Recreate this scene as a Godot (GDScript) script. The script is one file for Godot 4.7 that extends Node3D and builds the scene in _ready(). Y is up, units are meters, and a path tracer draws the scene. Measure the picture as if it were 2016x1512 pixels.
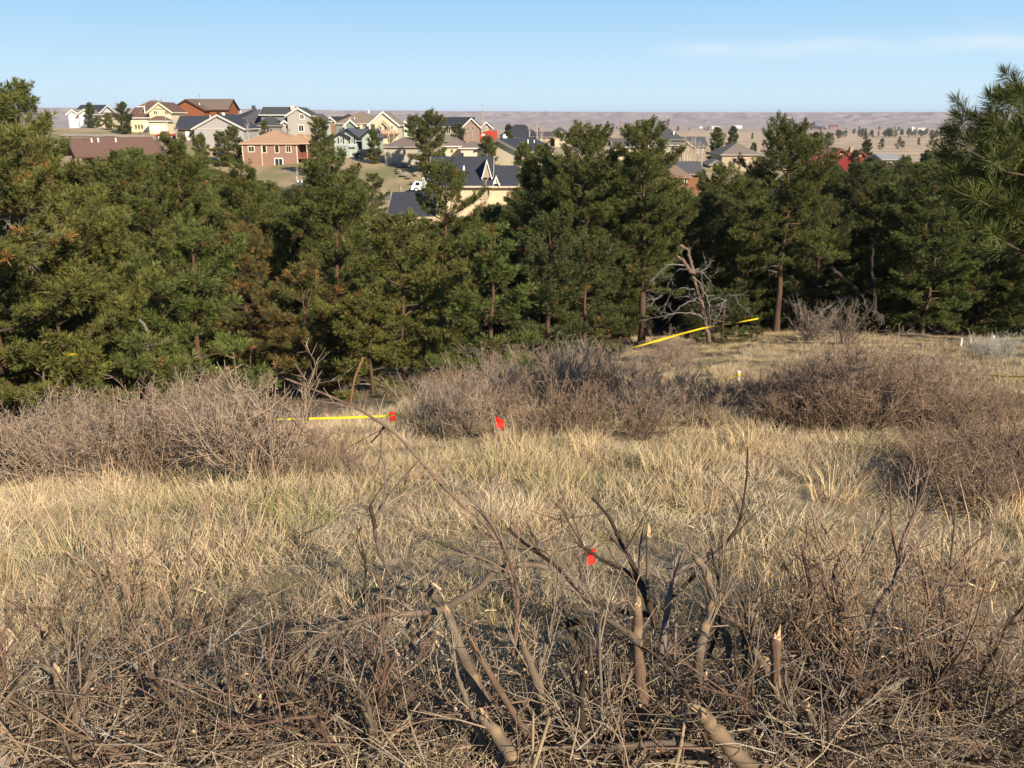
extends Node3D
# Eye 1.65 m above the trampled grass of a hillside; pixel numbers below are those of the 2016 x 1512 photograph.
const EYE := Vector3(0, 1.65, 0)
const F := 1750.0
const PITCH := 0.29305

var rng := RandomNumberGenerator.new()
var wob := FastNoiseLite.new()
var patch := FastNoiseLite.new()
var gully := FastNoiseLite.new()
var used := {}
var M := {}
var NT := {}

class MB:
	var v := PackedVector3Array()
	var n := PackedVector3Array()
	var c := PackedColorArray()
	var i := PackedInt32Array()
	func tri(a: Vector3, b: Vector3, d: Vector3, col := Color.WHITE) -> void:   # a b d run anticlockwise seen from outside
		var nn := (b - a).cross(d - a).normalized()
		var k := v.size()
		v.append(a); v.append(b); v.append(d)
		n.append(nn); n.append(nn); n.append(nn)
		c.append(col); c.append(col); c.append(col)
		i.append(k); i.append(k + 2); i.append(k + 1)
	func quad(a: Vector3, b: Vector3, d: Vector3, e: Vector3, col := Color.WHITE) -> void:
		var nn := (d - a).cross(e - b).normalized()
		var k := v.size()
		v.append(a); v.append(b); v.append(d); v.append(e)
		for q in 4:
			n.append(nn); c.append(col)
		i.append(k); i.append(k + 2); i.append(k + 1)
		i.append(k); i.append(k + 3); i.append(k + 2)
	func box(lo: Vector3, hi: Vector3, col := Color.WHITE, t := Transform3D()) -> void:
		var p: Array[Vector3] = []
		for k in 8:
			p.append(t * Vector3(hi.x if k & 1 else lo.x, hi.y if k & 2 else lo.y, hi.z if k & 4 else lo.z))
		quad(p[4], p[5], p[7], p[6], col); quad(p[1], p[0], p[2], p[3], col)
		quad(p[5], p[1], p[3], p[7], col); quad(p[0], p[4], p[6], p[2], col)
		quad(p[6], p[7], p[3], p[2], col); quad(p[0], p[1], p[5], p[4], col)
	func extrude(poly: Array, z0: float, z1: float, col := Color.WHITE, t := Transform3D()) -> void:   # poly: Vector2, anticlockwise seen from +z, convex; z1 > z0
		var m := poly.size()
		for k in range(1, m - 1):
			tri(t * Vector3(poly[0].x, poly[0].y, z1), t * Vector3(poly[k].x, poly[k].y, z1), t * Vector3(poly[k + 1].x, poly[k + 1].y, z1), col)
			tri(t * Vector3(poly[0].x, poly[0].y, z0), t * Vector3(poly[k + 1].x, poly[k + 1].y, z0), t * Vector3(poly[k].x, poly[k].y, z0), col)
		for k in m:
			var a: Vector2 = poly[k]
			var b: Vector2 = poly[(k + 1) % m]
			quad(t * Vector3(a.x, a.y, z1), t * Vector3(a.x, a.y, z0), t * Vector3(b.x, b.y, z0), t * Vector3(b.x, b.y, z1), col)
	func tube(p: PackedVector3Array, r: PackedFloat32Array, sides: int, cols: PackedColorArray, capped := false) -> void:
		var m := p.size()
		var k0 := v.size()
		var side := Vector3.ZERO
		for s in m:
			var d := (p[mini(s + 1, m - 1)] - p[maxi(s - 1, 0)]).normalized()
			if s == 0:
				side = d.cross(Vector3.RIGHT if absf(d.x) < 0.8 else Vector3.UP).normalized()
			else:
				side = (side - d * side.dot(d)).normalized()
			var up := d.cross(side)
			for q in sides:
				var a := TAU * q / sides
				var o := side * cos(a) + up * sin(a)
				v.append(p[s] + o * r[s]); n.append(o); c.append(cols[mini(s, cols.size() - 1)])
		for s in m - 1:
			for q in sides:
				var a := k0 + s * sides + q
				var b := k0 + s * sides + (q + 1) % sides
				i.append(a); i.append(b + sides); i.append(b)
				i.append(a); i.append(a + sides); i.append(b + sides)
		if capped:
			for e in [0, m - 1]:
				var d := (p[1] - p[0]) if e == 0 else (p[m - 2] - p[m - 1])
				var k := v.size()
				v.append(p[e]); n.append(-d.normalized()); c.append(cols[mini(e, cols.size() - 1)])
				for q in sides:
					v.append(v[k0 + e * sides + q]); n.append(-d.normalized()); c.append(cols[mini(e, cols.size() - 1)])
				for q in sides:
					var a := k + 1 + q
					var b := k + 1 + (q + 1) % sides
					if e == 0:
						i.append(k); i.append(a); i.append(b)
					else:
						i.append(k); i.append(b); i.append(a)
	func mesh() -> ArrayMesh:
		var arr := []
		arr.resize(Mesh.ARRAY_MAX)
		arr[Mesh.ARRAY_VERTEX] = v; arr[Mesh.ARRAY_NORMAL] = n; arr[Mesh.ARRAY_COLOR] = c; arr[Mesh.ARRAY_INDEX] = i
		var am := ArrayMesh.new()
		am.add_surface_from_arrays(Mesh.PRIMITIVE_TRIANGLES, arr)
		return am

# ---------------------------------------------------------------- naming and placing
func numbered(called: String) -> String:
	var k: int = used.get(called, 0)
	used[called] = k + 1
	return called if k == 0 else "%s_%03d" % [called, k]

func tag(o: Node3D, label: String, category: String, group := "", kind := "") -> Node3D:
	if label: o.set_meta("label", label)
	if category: o.set_meta("category", category)
	if group: o.set_meta("group", group)
	if kind: o.set_meta("kind", kind)
	return o

func thing(called: String, label: String, category: String, where := Vector3.ZERO, turn := 0.0, group := "") -> Node3D:
	var o := Node3D.new()
	o.name = numbered(called)
	add_child(o, true)
	o.position = where
	o.rotation.y = turn
	return tag(o, label, category, group)

func part(called: String, mesh: Mesh, mat: Material, parent: Node3D, kind := "") -> MeshInstance3D:
	var o := MeshInstance3D.new()
	o.name = called
	if parent != self:
		var k: int = parent.get_meta("_n_" + called, 0) if parent.has_meta("_n_" + called) else 0
		parent.set_meta("_n_" + called, k + 1)
		if k: o.name = "%s_%03d" % [called, k]
	else:
		o.name = numbered(called)
	o.mesh = mesh
	o.material_override = mat
	parent.add_child(o, true)
	if kind: o.set_meta("kind", kind)
	return o

func scatter(called: String, mesh: Mesh, mat: Material, parent: Node3D, where: Array, cols: Array, kind := "stuff") -> MultiMeshInstance3D:
	var mm := MultiMesh.new()
	mm.transform_format = MultiMesh.TRANSFORM_3D
	mm.use_colors = true
	mm.mesh = mesh
	mm.instance_count = where.size()
	for k in where.size():
		mm.set_instance_transform(k, where[k])
		mm.set_instance_color(k, cols[k])
	var o := MultiMeshInstance3D.new()
	o.name = numbered(called) if parent == self else called
	o.multimesh = mm
	o.material_override = mat
	parent.add_child(o, true)
	if kind: o.set_meta("kind", kind)
	return o

func copy(o: Node3D, label := "") -> Node3D:
	var c: Node3D = o.duplicate()
	c.name = numbered(String(o.name).get_slice("_0", 0))
	add_child(c, true)
	if label: c.set_meta("label", label)
	return c

func ray(px: float, py: float) -> Vector3:
	var a := (px - 1008.0) / F
	var b := (756.0 - py) / F
	return Vector3(a, -sin(PITCH) + b * cos(PITCH), -cos(PITCH) - b * sin(PITCH))

func at(px: float, py: float, d: float) -> Vector3:      # the point d metres ahead that the photograph shows at that pixel
	var r := ray(px, py)
	return EYE + r * (d / -r.z)

func on_ground(px: float, d: float) -> Vector3:          # the ground d metres ahead in that column
	var b := Vector3(at(px, 500, d).x, 0, -d)
	for k in 3:
		b.y = ground(b.x, b.z)
		var zc := d * cos(PITCH) + (EYE.y - b.y) * sin(PITCH)
		b.x = (px - 1008.0) / F * zc
	b.y = ground(b.x, b.z)
	return b

func ground_at(px: float, py: float) -> Vector3:         # where the line of sight through that pixel meets the ground
	var r := ray(px, py)
	r /= -r.z
	var d := 1.2
	while d < 3000.0:
		var p := EYE + r * d
		if p.y < ground(p.x, p.z):
			var lo := d / 1.03
			for k in 8:
				var mid := (lo + d) / 2
				p = EYE + r * mid
				if p.y < ground(p.x, p.z): d = mid
				else: lo = mid
			return EYE + r * d
		d *= 1.03
	return EYE + r * 200.0

func along(dir: Vector3, roll: float, s: float, where: Vector3) -> Transform3D:   # y axis along dir
	var x := dir.cross(Vector3.RIGHT if absf(dir.x) < 0.8 else Vector3.FORWARD).normalized()
	var b := Basis(x, dir, x.cross(dir))
	return Transform3D((b * Basis(Vector3.UP, roll)).scaled(Vector3(s, s, s)), where)

func rv() -> Vector3:
	return Vector3(rng.randf_range(-1, 1), rng.randf_range(-1, 1), rng.randf_range(-1, 1))

func rr(a: float, b: float) -> float:
	return rng.randf_range(a, b)

func lin(r: float, g: float, b: float) -> Color:
	return Color(r, g, b)

# ---------------------------------------------------------------- terrain
const COLS := [-34.0, -25.0, -17.0, -8.5, 0.0, 8.5, 17.0, 25.0, 34.0]
const ROWS := [
	[0.0, -1.65, -1.65, -1.65, -1.65, -1.65, -1.65, -1.65, -1.65, -1.65],
	[2.5, -1.95, -1.92, -1.9, -1.9, -1.9, -1.9, -1.9, -1.9, -1.9],
	[4.0, -2.2, -2.2, -2.18, -2.17, -2.15, -2.15, -2.15, -2.13, -2.1],
	[6.0, -2.65, -2.65, -2.62, -2.6, -2.58, -2.56, -2.53, -2.5, -2.48],
	[8.0, -3.2, -3.18, -3.15, -3.12, -3.08, -3.02, -2.97, -2.95, -2.92],
	[11.0, -4.1, -4.1, -4.05, -3.95, -3.8, -3.65, -3.55, -3.5, -3.4],
	[15.0, -5.3, -5.2, -5.15, -5.0, -4.85, -4.5, -4.25, -4.1, -3.85],
	[20.0, -6.6, -6.6, -6.5, -6.35, -6.1, -5.7, -5.3, -5.1, -4.75],
	[28.0, -8.6, -8.6, -8.4, -8.2, -7.9, -7.35, -6.85, -6.55, -6.2],
	[37.0, -10.6, -10.6, -10.4, -10.1, -9.8, -9.1, -8.5, -8.2, -7.8],
	[50.0, -12.6, -12.6, -12.5, -12.3, -12.2, -11.7, -11.2, -11.0, -10.8],
	[70.0, -14.0, -14.0, -14.0, -14.0, -14.0, -13.8, -13.8, -13.7, -13.5],
	[95.0, -13.5, -13.0, -13.3, -13.3, -13.2, -13.4, -14.2, -14.5, -14.5],
	[120.0, -11.5, -11.3, -12.3, -12.8, -11.6, -11.2, -14.0, -15.0, -15.0],
	[150.0, -9.5, -9.3, -11.7, -12.6, -10.2, -10.6, -13.3, -14.5, -15.0],
	[170.0, -8.6, -8.4, -11.2, -10.3, -9.5, -10.1, -12.8, -13.8, -15.0],
	[190.0, -7.4, -7.2, -10.4, -8.2, -9.0, -9.8, -12.4, -13.0, -15.0],
	[215.0, -6.0, -5.8, -7.0, -6.6, -8.0, -9.9, -12.2, -12.8, -15.0],
	[240.0, -4.5, -4.3, -4.8, -5.8, -7.2, -11.0, -12.2, -13.2, -15.2],
	[270.0, -3.6, -3.3, -3.8, -5.6, -7.6, -11.4, -12.6, -13.8, -15.4],
	[310.0, -4.5, -4.2, -4.8, -8.6, -10.0, -12.2, -13.2, -14.3, -15.8],
	[400.0, -9.5, -9.0, -9.5, -13.0, -14.0, -15.5, -16.0, -16.0, -17.0],
	[600.0, -20.0, -20.0, -20.0, -20.5, -20.5, -20.5, -20.5, -20.5, -20.5],
	[1000.0, -25.0, -25.0, -25.0, -25.0, -25.0, -25.0, -25.0, -25.0, -25.0],
	[1800.0, -31.0, -31.0, -31.0, -31.0, -31.0, -31.0, -31.0, -31.0, -31.0],
	[3000.0, -37.0, -37.0, -37.0, -37.0, -37.0, -37.0, -37.0, -37.0, -37.0],
	[4000.0, -39.0, -39.0, -39.0, -38.0, -38.0, -39.0, -40.0, -40.0, -40.0],
	[4400.0, -31.0, -31.0, -31.0, -31.0, -32.0, -33.0, -34.0, -34.0, -34.0],
	[4700.0, -16.0, -16.0, -17.0, -18.0, -19.0, -20.0, -21.0, -20.0, -20.0],
	[5000.0, -6.0, -6.0, -7.0, -9.0, -10.0, -11.0, -12.0, -11.0, -11.0],
	[5300.0, 22.0, 21.0, 20.0, 14.0, 11.0, 9.0, 7.0, 8.0, 9.0],
	[5500.0, 40.0, 39.0, 36.0, 28.0, 23.0, 19.0, 17.0, 18.0, 19.0],
	[6200.0, 43.0, 42.0, 38.0, 30.0, 25.0, 21.0, 19.0, 20.0, 21.0],
	[9500.0, 45.0, 44.0, 40.0, 32.0, 27.0, 23.0, 21.0, 22.0, 23.0],
]
var row_r := PackedFloat32Array()
var row_h: Array[PackedFloat32Array] = []

func begin_terrain() -> void:
	for r in ROWS:
		row_r.append(r[0])
		var q := PackedFloat32Array()
		for k in range(1, 10): q.append(r[k])
		row_h.append(q)
	wob.seed = 5; wob.frequency = 0.45; wob.fractal_octaves = 3
	patch.seed = 11; patch.frequency = 0.02; patch.fractal_octaves = 4
	gully.seed = 23; gully.frequency = 0.0035; gully.fractal_octaves = 4

func row_at(k: int, ang: float) -> float:
	var h := row_h[clampi(k, 0, row_h.size() - 1)]
	if ang <= COLS[0]: return h[0]
	if ang >= COLS[8]: return h[8]
	for q in 8:
		if ang < COLS[q + 1]:
			var t: float = (ang - COLS[q]) / (COLS[q + 1] - COLS[q])
			return lerpf(h[q], h[q + 1], t * t * (3.0 - 2.0 * t))
	return h[8]

func ground(x: float, z: float) -> float:
	var r := sqrt(x * x + z * z)
	var ang := rad_to_deg(atan2(x, -z))
	var rs := r
	if r > 3600.0:                                       # gullies cut the scarp of the mesa
		var g := gully.get_noise_2d(x, z) + 0.5 * absf(gully.get_noise_2d(x * 2.3 + 900.0, z * 2.3))
		rs = r + g * 480.0 * smoothstep(3600.0, 4300.0, r) * (1.0 - smoothstep(5600.0, 6400.0, r))
	var k := clampi(row_r.bsearch(rs) - 1, 0, row_r.size() - 2)
	var w := row_r[k + 1] - row_r[k]
	var t := clampf((rs - row_r[k]) / w, 0.0, 1.0)
	var y0 := row_at(k, ang)
	var y1 := row_at(k + 1, ang)
	var s := (y1 - y0) / w
	var ya := row_at(k - 1, ang)
	var yb := row_at(k + 2, ang)
	var sa := (y0 - ya) / maxf(row_r[k] - row_r[maxi(k - 1, 0)], 0.01) if k > 0 else s
	var sb := (yb - y1) / maxf(row_r[mini(k + 2, row_r.size() - 1)] - row_r[k + 1], 0.01) if k + 2 < row_r.size() else s
	var m0 := 0.0 if sa * s <= 0.0 else 2.0 * sa * s / (sa + s)
	var m1 := 0.0 if sb * s <= 0.0 else 2.0 * sb * s / (sb + s)
	var t2 := t * t
	var t3 := t2 * t
	var y := y0 * (2 * t3 - 3 * t2 + 1) + m0 * w * (t3 - 2 * t2 + t) + y1 * (3 * t2 - 2 * t3) + m1 * w * (t3 - t2)
	y += wob.get_noise_2d(x, z) * 0.09 * smoothstep(1.0, 6.0, r)
	y += patch.get_noise_2d(x, z) * (0.35 * smoothstep(30.0, 90.0, r) + 2.0 * smoothstep(400.0, 1500.0, r))
	return EYE.y + y

func ground_color(x: float, z: float) -> Color:
	var r := sqrt(x * x + z * z)
	var p := patch.get_noise_2d(x * 3.0, z * 3.0)
	var f := wob.get_noise_2d(x * 0.8 + 50.0, z * 0.8)
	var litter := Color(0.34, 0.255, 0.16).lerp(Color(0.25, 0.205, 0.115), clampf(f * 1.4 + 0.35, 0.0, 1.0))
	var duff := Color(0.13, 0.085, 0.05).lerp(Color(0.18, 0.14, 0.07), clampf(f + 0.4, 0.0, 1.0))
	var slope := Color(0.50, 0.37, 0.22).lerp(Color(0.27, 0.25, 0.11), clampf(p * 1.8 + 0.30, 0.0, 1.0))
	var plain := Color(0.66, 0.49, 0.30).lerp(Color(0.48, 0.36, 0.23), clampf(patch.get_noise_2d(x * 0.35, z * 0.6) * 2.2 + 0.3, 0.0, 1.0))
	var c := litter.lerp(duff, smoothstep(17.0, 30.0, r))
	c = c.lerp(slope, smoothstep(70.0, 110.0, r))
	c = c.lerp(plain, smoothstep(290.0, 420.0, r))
	if r > 1800.0:
		var s := gully.get_noise_2d(x * 3.1, z * 3.1)
		var rock := Color(0.38, 0.305, 0.265).lerp(Color(0.48, 0.39, 0.32), clampf(s * 1.3 + 0.4, 0.0, 1.0))
		var flat := Color(0.56, 0.42, 0.30).lerp(Color(0.40, 0.31, 0.25), clampf(s * 1.6 + 0.4, 0.0, 1.0))
		c = c.lerp(flat, smoothstep(1500.0, 2600.0, r))
		c = c.lerp(rock, smoothstep(3500.0, 4300.0, r))
	return c

func build_ground() -> void:
	var angs := PackedFloat32Array()
	var a := -44.0
	while a < 44.0:
		angs.append(a); a += 0.17
	while a < 316.0:
		angs.append(a); a += 4.0
	var rads := PackedFloat32Array([0.0])
	var r := 0.5
	while r < 9400.0:
		rads.append(r)
		r = r * 1.028 + 0.04 if r < 3500.0 else r + 45.0 if r < 6400.0 else r * 1.1
	rads.append(9400.0)
	var m := MB.new()
	var na := angs.size()
	for rk in rads.size():
		for ak in na:
			var t := deg_to_rad(angs[ak])
			var x := sin(t) * rads[rk]
			var z := -cos(t) * rads[rk]
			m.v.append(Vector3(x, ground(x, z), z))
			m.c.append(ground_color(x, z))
	m.n.resize(m.v.size())
	for rk in rads.size():
		for ak in na:
			var k := rk * na + ak
			var dr := m.v[mini(rk + 1, rads.size() - 1) * na + ak] - m.v[maxi(rk - 1, 0) * na + ak]
			var da := m.v[maxi(rk, 1) * na + (ak + 1) % na] - m.v[maxi(rk, 1) * na + (ak + na - 1) % na]
			m.n[k] = da.cross(dr).normalized()
			if m.n[k].y < 0.0: m.n[k] = -m.n[k]
	for rk in rads.size() - 1:
		for ak in na:
			var p := rk * na + ak
			var q := rk * na + (ak + 1) % na
			m.i.append(p); m.i.append(p + na); m.i.append(q + na)
			m.i.append(p); m.i.append(q + na); m.i.append(q)
	var o := part("ground", m.mesh(), M.ground, self)
	tag(o, "dry grassy hillside falling to a pine hollow and the plain with its mesa", "ground", "", "structure")

func strip(called: String, label: String, pts: Array, half: float, mat: Material) -> void:   # a road or path laid on the ground; pts: [pixel column, metres ahead]
	var m := MB.new()
	var c: Array[Vector3] = []
	for k in pts.size() - 1:
		for s in 8:
			c.append(on_ground(lerpf(pts[k][0], pts[k + 1][0], s / 8.0), lerpf(pts[k][1], pts[k + 1][1], s / 8.0)))
	c.append(on_ground(pts[-1][0], pts[-1][1]))
	for k in c.size() - 1:
		var row: Array = []
		for e in [k, k + 1]:
			var d: Vector3 = (c[mini(e + 1, c.size() - 1)] - c[maxi(e - 1, 0)])
			var side: Vector3 = Vector3(-d.z, 0, d.x).normalized() * half
			var line: Array = []
			for q in 5:
				var p: Vector3 = c[e] + side * (q / 2.0 - 1.0)
				p.y = ground(p.x, p.z) + 0.12
				line.append(p)
			row.append(line)
		for q in 4:
			var nrm: Vector3 = (row[0][q + 1] - row[0][q]).cross(row[1][q] - row[0][q])
			if nrm.y > 0: m.quad(row[0][q], row[0][q + 1], row[1][q + 1], row[1][q])
			else: m.quad(row[0][q], row[1][q], row[1][q + 1], row[0][q + 1])
	tag(part(called, m.mesh(), mat, self), label, "road", "", "structure")

# ---------------------------------------------------------------- materials
func noise_tex(sd: int, freq: float, lo: float, hi: float, octaves := 4, size := 512) -> NoiseTexture2D:
	var t := NoiseTexture2D.new()
	var f := FastNoiseLite.new()
	f.seed = sd; f.frequency = freq; f.fractal_octaves = octaves
	t.noise = f; t.width = size; t.height = size; t.seamless = true
	var g := Gradient.new()
	g.set_color(0, Color(lo, lo, lo)); g.set_color(1, Color(hi, hi, hi))
	t.color_ramp = g
	return t

func mat(key: String, col: Color, rough := 0.85, tex := "", scale := 1.0) -> StandardMaterial3D:
	var m := StandardMaterial3D.new()
	m.resource_name = key
	m.albedo_color = col.linear_to_srgb()
	m.roughness = rough
	m.vertex_color_use_as_albedo = true
	m.metallic_specular = 0.3
	if tex:
		m.albedo_texture = NT[tex]
		m.uv1_triplanar = true
		m.uv1_world_triplanar = true
		m.uv1_scale = Vector3(scale, scale, scale)
	M[key] = m
	return m

func materials() -> void:
	NT.fine = noise_tex(1, 0.03, 0.80, 1.0)
	NT.coarse = noise_tex(2, 0.03, 0.93, 1.0)
	NT.bark = noise_tex(3, 0.05, 0.48, 1.0, 5)
	NT.twig = noise_tex(6, 0.05, 0.70, 1.0, 5)
	NT.shingle = noise_tex(4, 0.09, 0.84, 1.0, 3)
	var W := Color.WHITE
	mat("ground", W, 0.95, "fine", 0.9)
	mat("gravel", lin(0.42, 0.35, 0.28), 0.95, "coarse", 0.3)
	mat("asphalt", lin(0.22, 0.21, 0.2), 0.9, "coarse", 0.3)
	mat("straw", W, 0.75)
	M.straw.backlight = Color(0.3, 0.28, 0.2)
	mat("needle", W, 0.55)
	M.needle.backlight = Color(0.12, 0.12, 0.06)
	mat("bark", W, 0.9, "bark", 3.0)
	mat("shrubbark", W, 0.9, "bark", 11.0)
	M.shrubbark.heightmap_enabled = true
	M.shrubbark.heightmap_texture = NT.bark
	M.shrubbark.heightmap_scale = 0.35
	mat("twig", W, 0.8)
	mat("deadwood", W, 0.8, "bark", 4.0)
	mat("chip", lin(0.72, 0.5, 0.28), 0.8, "bark", 30.0)
	mat("flag", lin(0.75, 0.035, 0.025), 0.55)
	M.flag.backlight = Color(0.4, 0.05, 0.03)
	mat("tape", lin(0.85, 0.62, 0.03), 0.4)
	M.tape.backlight = Color(0.3, 0.22, 0.02)
	mat("white", lin(0.8, 0.79, 0.75), 0.5)
	mat("steel", lin(0.25, 0.25, 0.26), 0.5)
	mat("glass", lin(0.02, 0.025, 0.03), 0.08)
	M.glass.metallic_specular = 0.5
	mat("pale", lin(0.62, 0.6, 0.55), 0.3)
	mat("rock", lin(0.5, 0.4, 0.31), 0.95, "bark", 0.8)
	mat("tyre", lin(0.015, 0.015, 0.015), 0.9)
	mat("redpaint", lin(0.36, 0.025, 0.025), 0.3)
	mat("black", lin(0.012, 0.012, 0.014), 0.3)

const ORD := ["first", "second", "third", "fourth", "fifth", "sixth", "seventh", "eighth", "ninth", "tenth"]
func ordinal(k: int) -> String:
	return ORD[k] if k < 10 else "%d%s" % [k + 1, "th" if (k + 1) % 100 in [11, 12, 13] else ["th", "st", "nd", "rd", "th", "th", "th", "th", "th", "th"][(k + 1) % 10]]

func column(p: Vector3) -> float:                        # photograph column of a point
	return 1008.0 + F * p.x / (-p.z * cos(PITCH) + (EYE.y - p.y) * sin(PITCH))

# label things that look alike by the row they stand in and their place in that row
func label_rows(list: Array, what: String, cat: String, group: String, cuts: Array, rows: Array) -> void:
	var by: Array = []
	for k in rows.size(): by.append([])
	for o in list:
		var k := 0
		while k < cuts.size() and -o.position.z > cuts[k]: k += 1
		by[k].append(o)
	for k in rows.size():
		by[k].sort_custom(func(a, b): return column(a.position) < column(b.position))
		for q in by[k].size():
			tag(by[k][q], "%s, %s from the left in the %s" % [what, ordinal(q), rows[k]], cat, group)
# ---------------------------------------------------------------- houses
# A house is described in photograph pixels across and up (from the middle of its base) and in metres deep.
var hk := 1.0
var hh: Node3D
var hdrop := 0.5

func paint(col: Color, kind := "wall") -> Material:
	var key := kind + str(col)
	if not M.has(key):
		if kind == "roof": mat(key, col, 0.9, "shingle", 0.6)
		else: mat(key, col, 0.8, "coarse", 0.25)
	return M[key]

func house(label: String, px: float, py: float, d: float, turn := 0.0, category := "house") -> Node3D:
	var p := at(px, py, d)
	if d > 1000.0: p = ground_at(px, py)                 # far out on the plain: where the sight line meets the land
	hk = -p.z / 1829.0
	hdrop = 0.5
	for q in [Vector2(0, 0), Vector2(-7, 2), Vector2(7, 2), Vector2(-7, -9), Vector2(7, -9)]:
		hdrop = maxf(hdrop, p.y - ground(p.x + q.x, p.z + q.y) + 0.4)
	hh = thing("house" if category == "house" else category.replace(" ", "_"), label, category, p, turn)
	return hh

func xf(axis: String, cx: float, cz: float) -> Transform3D:
	var b := Basis() if axis == "z" else Basis(Vector3.UP, PI / 2)
	return Transform3D(b, Vector3(cx, 0, cz))

# walls x0..x1, floor y0, eave ye, ridge yr (pixels); z0..z1 metres behind the front; axis: which way the ridge runs; kind gable or hip
func block(x0: float, x1: float, ye: float, yr: float, z0: float, z1: float, axis: String, kind: String, wc: Color, rc: Color, trim := Color(0.75, 0.73, 0.68), y0 := -22.0, over := 0.45) -> void:
	var w := (x1 - x0) * hk
	var l := z1 - z0
	var cx := (x0 + x1) / 2 * hk
	var cz := -(z0 + z1) / 2
	var e := ye * hk
	var rg := yr * hk
	var b := minf(y0 * hk, -hdrop) if y0 < -4.0 else y0 * hk
	var half := (w if axis == "z" else l) / 2
	var far := (l if axis == "z" else w) / 2
	var t := xf(axis, cx, cz)
	var wall := MB.new()
	var roof := MB.new()
	var th := 0.2
	if kind == "gable":
		wall.extrude([Vector2(-half, b), Vector2(half, b), Vector2(half, e), Vector2(0, rg), Vector2(-half, e)], -far, far, Color.WHITE, t)
		var s := (rg - e) / half
		var ox := half + over
		var oy := e - s * over
		var up := 0.04
		for q in [-1.0, 1.0]:
			roof = MB.new()
			var p := [Vector2(0, rg + up), Vector2(ox * q, oy + up), Vector2(ox * q, oy + up + th), Vector2(0, rg + up + th)]
			if q > 0: p = [p[0], p[1], p[2], p[3]]
			else: p = [p[0], p[3], p[2], p[1]]
			roof.extrude(p, -far - over, far + over, Color.WHITE, t)
			part("roof", roof.mesh(), paint(rc, "roof"), hh)
		for f in [-1.0, 1.0]:
			for q in [-1.0, 1.0]:
				var rake := MB.new()
				var p := [Vector2(0, rg - 0.22), Vector2((ox + 0.02) * q, oy - 0.22), Vector2((ox + 0.02) * q, oy + th + 0.02), Vector2(0, rg + th + 0.02)]
				if q < 0: p = [p[0], p[3], p[2], p[1]]
				var zz: float = f * (far + over)
				rake.extrude(p, minf(zz, zz + f * 0.06), maxf(zz, zz + f * 0.06), Color.WHITE, t)
				part("fascia", rake.mesh(), paint(trim, "trim"), hh)
		for q in [-1.0, 1.0]:
			var gut := MB.new()
			var xx: float = q * (ox + 0.02)
			gut.box(Vector3(minf(xx, xx + q * 0.1), oy - 0.05, -far - over), Vector3(maxf(xx, xx + q * 0.1), oy + 0.16, far + over), Color.WHITE, t)
			part("gutter", gut.mesh(), paint(trim, "trim"), hh)
	else:
		wall.box(Vector3(-half, b, -far), Vector3(half, e, far), Color.WHITE, t)
		var ox := half + over
		var oz := far + over
		var ins := minf(ox, oz)
		var rx := ox - ins
		var rz := oz - ins
		var c := [Vector3(-ox, e, oz), Vector3(ox, e, oz), Vector3(ox, e, -oz), Vector3(-ox, e, -oz)]
		var cu: Array[Vector3] = []
		for q in c: cu.append(t * (q + Vector3(0, 0.18, 0)))
		var r0 := t * Vector3(-rx, rg + 0.18, rz)
		var r1 := t * Vector3(rx, rg + 0.18, -rz)
		if rx > rz:
			roof.quad(cu[0], cu[1], r1, r0); roof.quad(cu[2], cu[3], r0, r1)
			roof.tri(cu[1], cu[2], r1); roof.tri(cu[3], cu[0], r0)
		else:
			roof.quad(cu[1], cu[2], r1, r0); roof.quad(cu[3], cu[0], r0, r1)
			roof.tri(cu[0], cu[1], r0); roof.tri(cu[2], cu[3], r1)
		roof.quad(t * (c[3] + Vector3(0, 0.004, 0)), t * (c[2] + Vector3(0, 0.004, 0)), t * (c[1] + Vector3(0, 0.004, 0)), t * (c[0] + Vector3(0, 0.004, 0)))
		for k in 4:
			var fas := MB.new()
			var p0: Vector3 = c[k]
			var p1: Vector3 = c[(k + 1) % 4]
			var lo := Vector3(minf(p0.x, p1.x) - 0.05, e - 0.02, minf(p0.z, p1.z) - 0.05)
			var hi := Vector3(maxf(p0.x, p1.x) + 0.05, e + 0.2, maxf(p0.z, p1.z) + 0.05)
			if k % 2 == 1:
				lo.z += 0.1; hi.z -= 0.1
			fas.box(lo, hi, Color.WHITE, t)
			part("fascia", fas.mesh(), paint(trim, "trim"), hh)
	part("wall", wall.mesh(), paint(wc), hh)
	if kind != "gable": part("roof", roof.mesh(), paint(rc, "roof"), hh)

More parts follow.
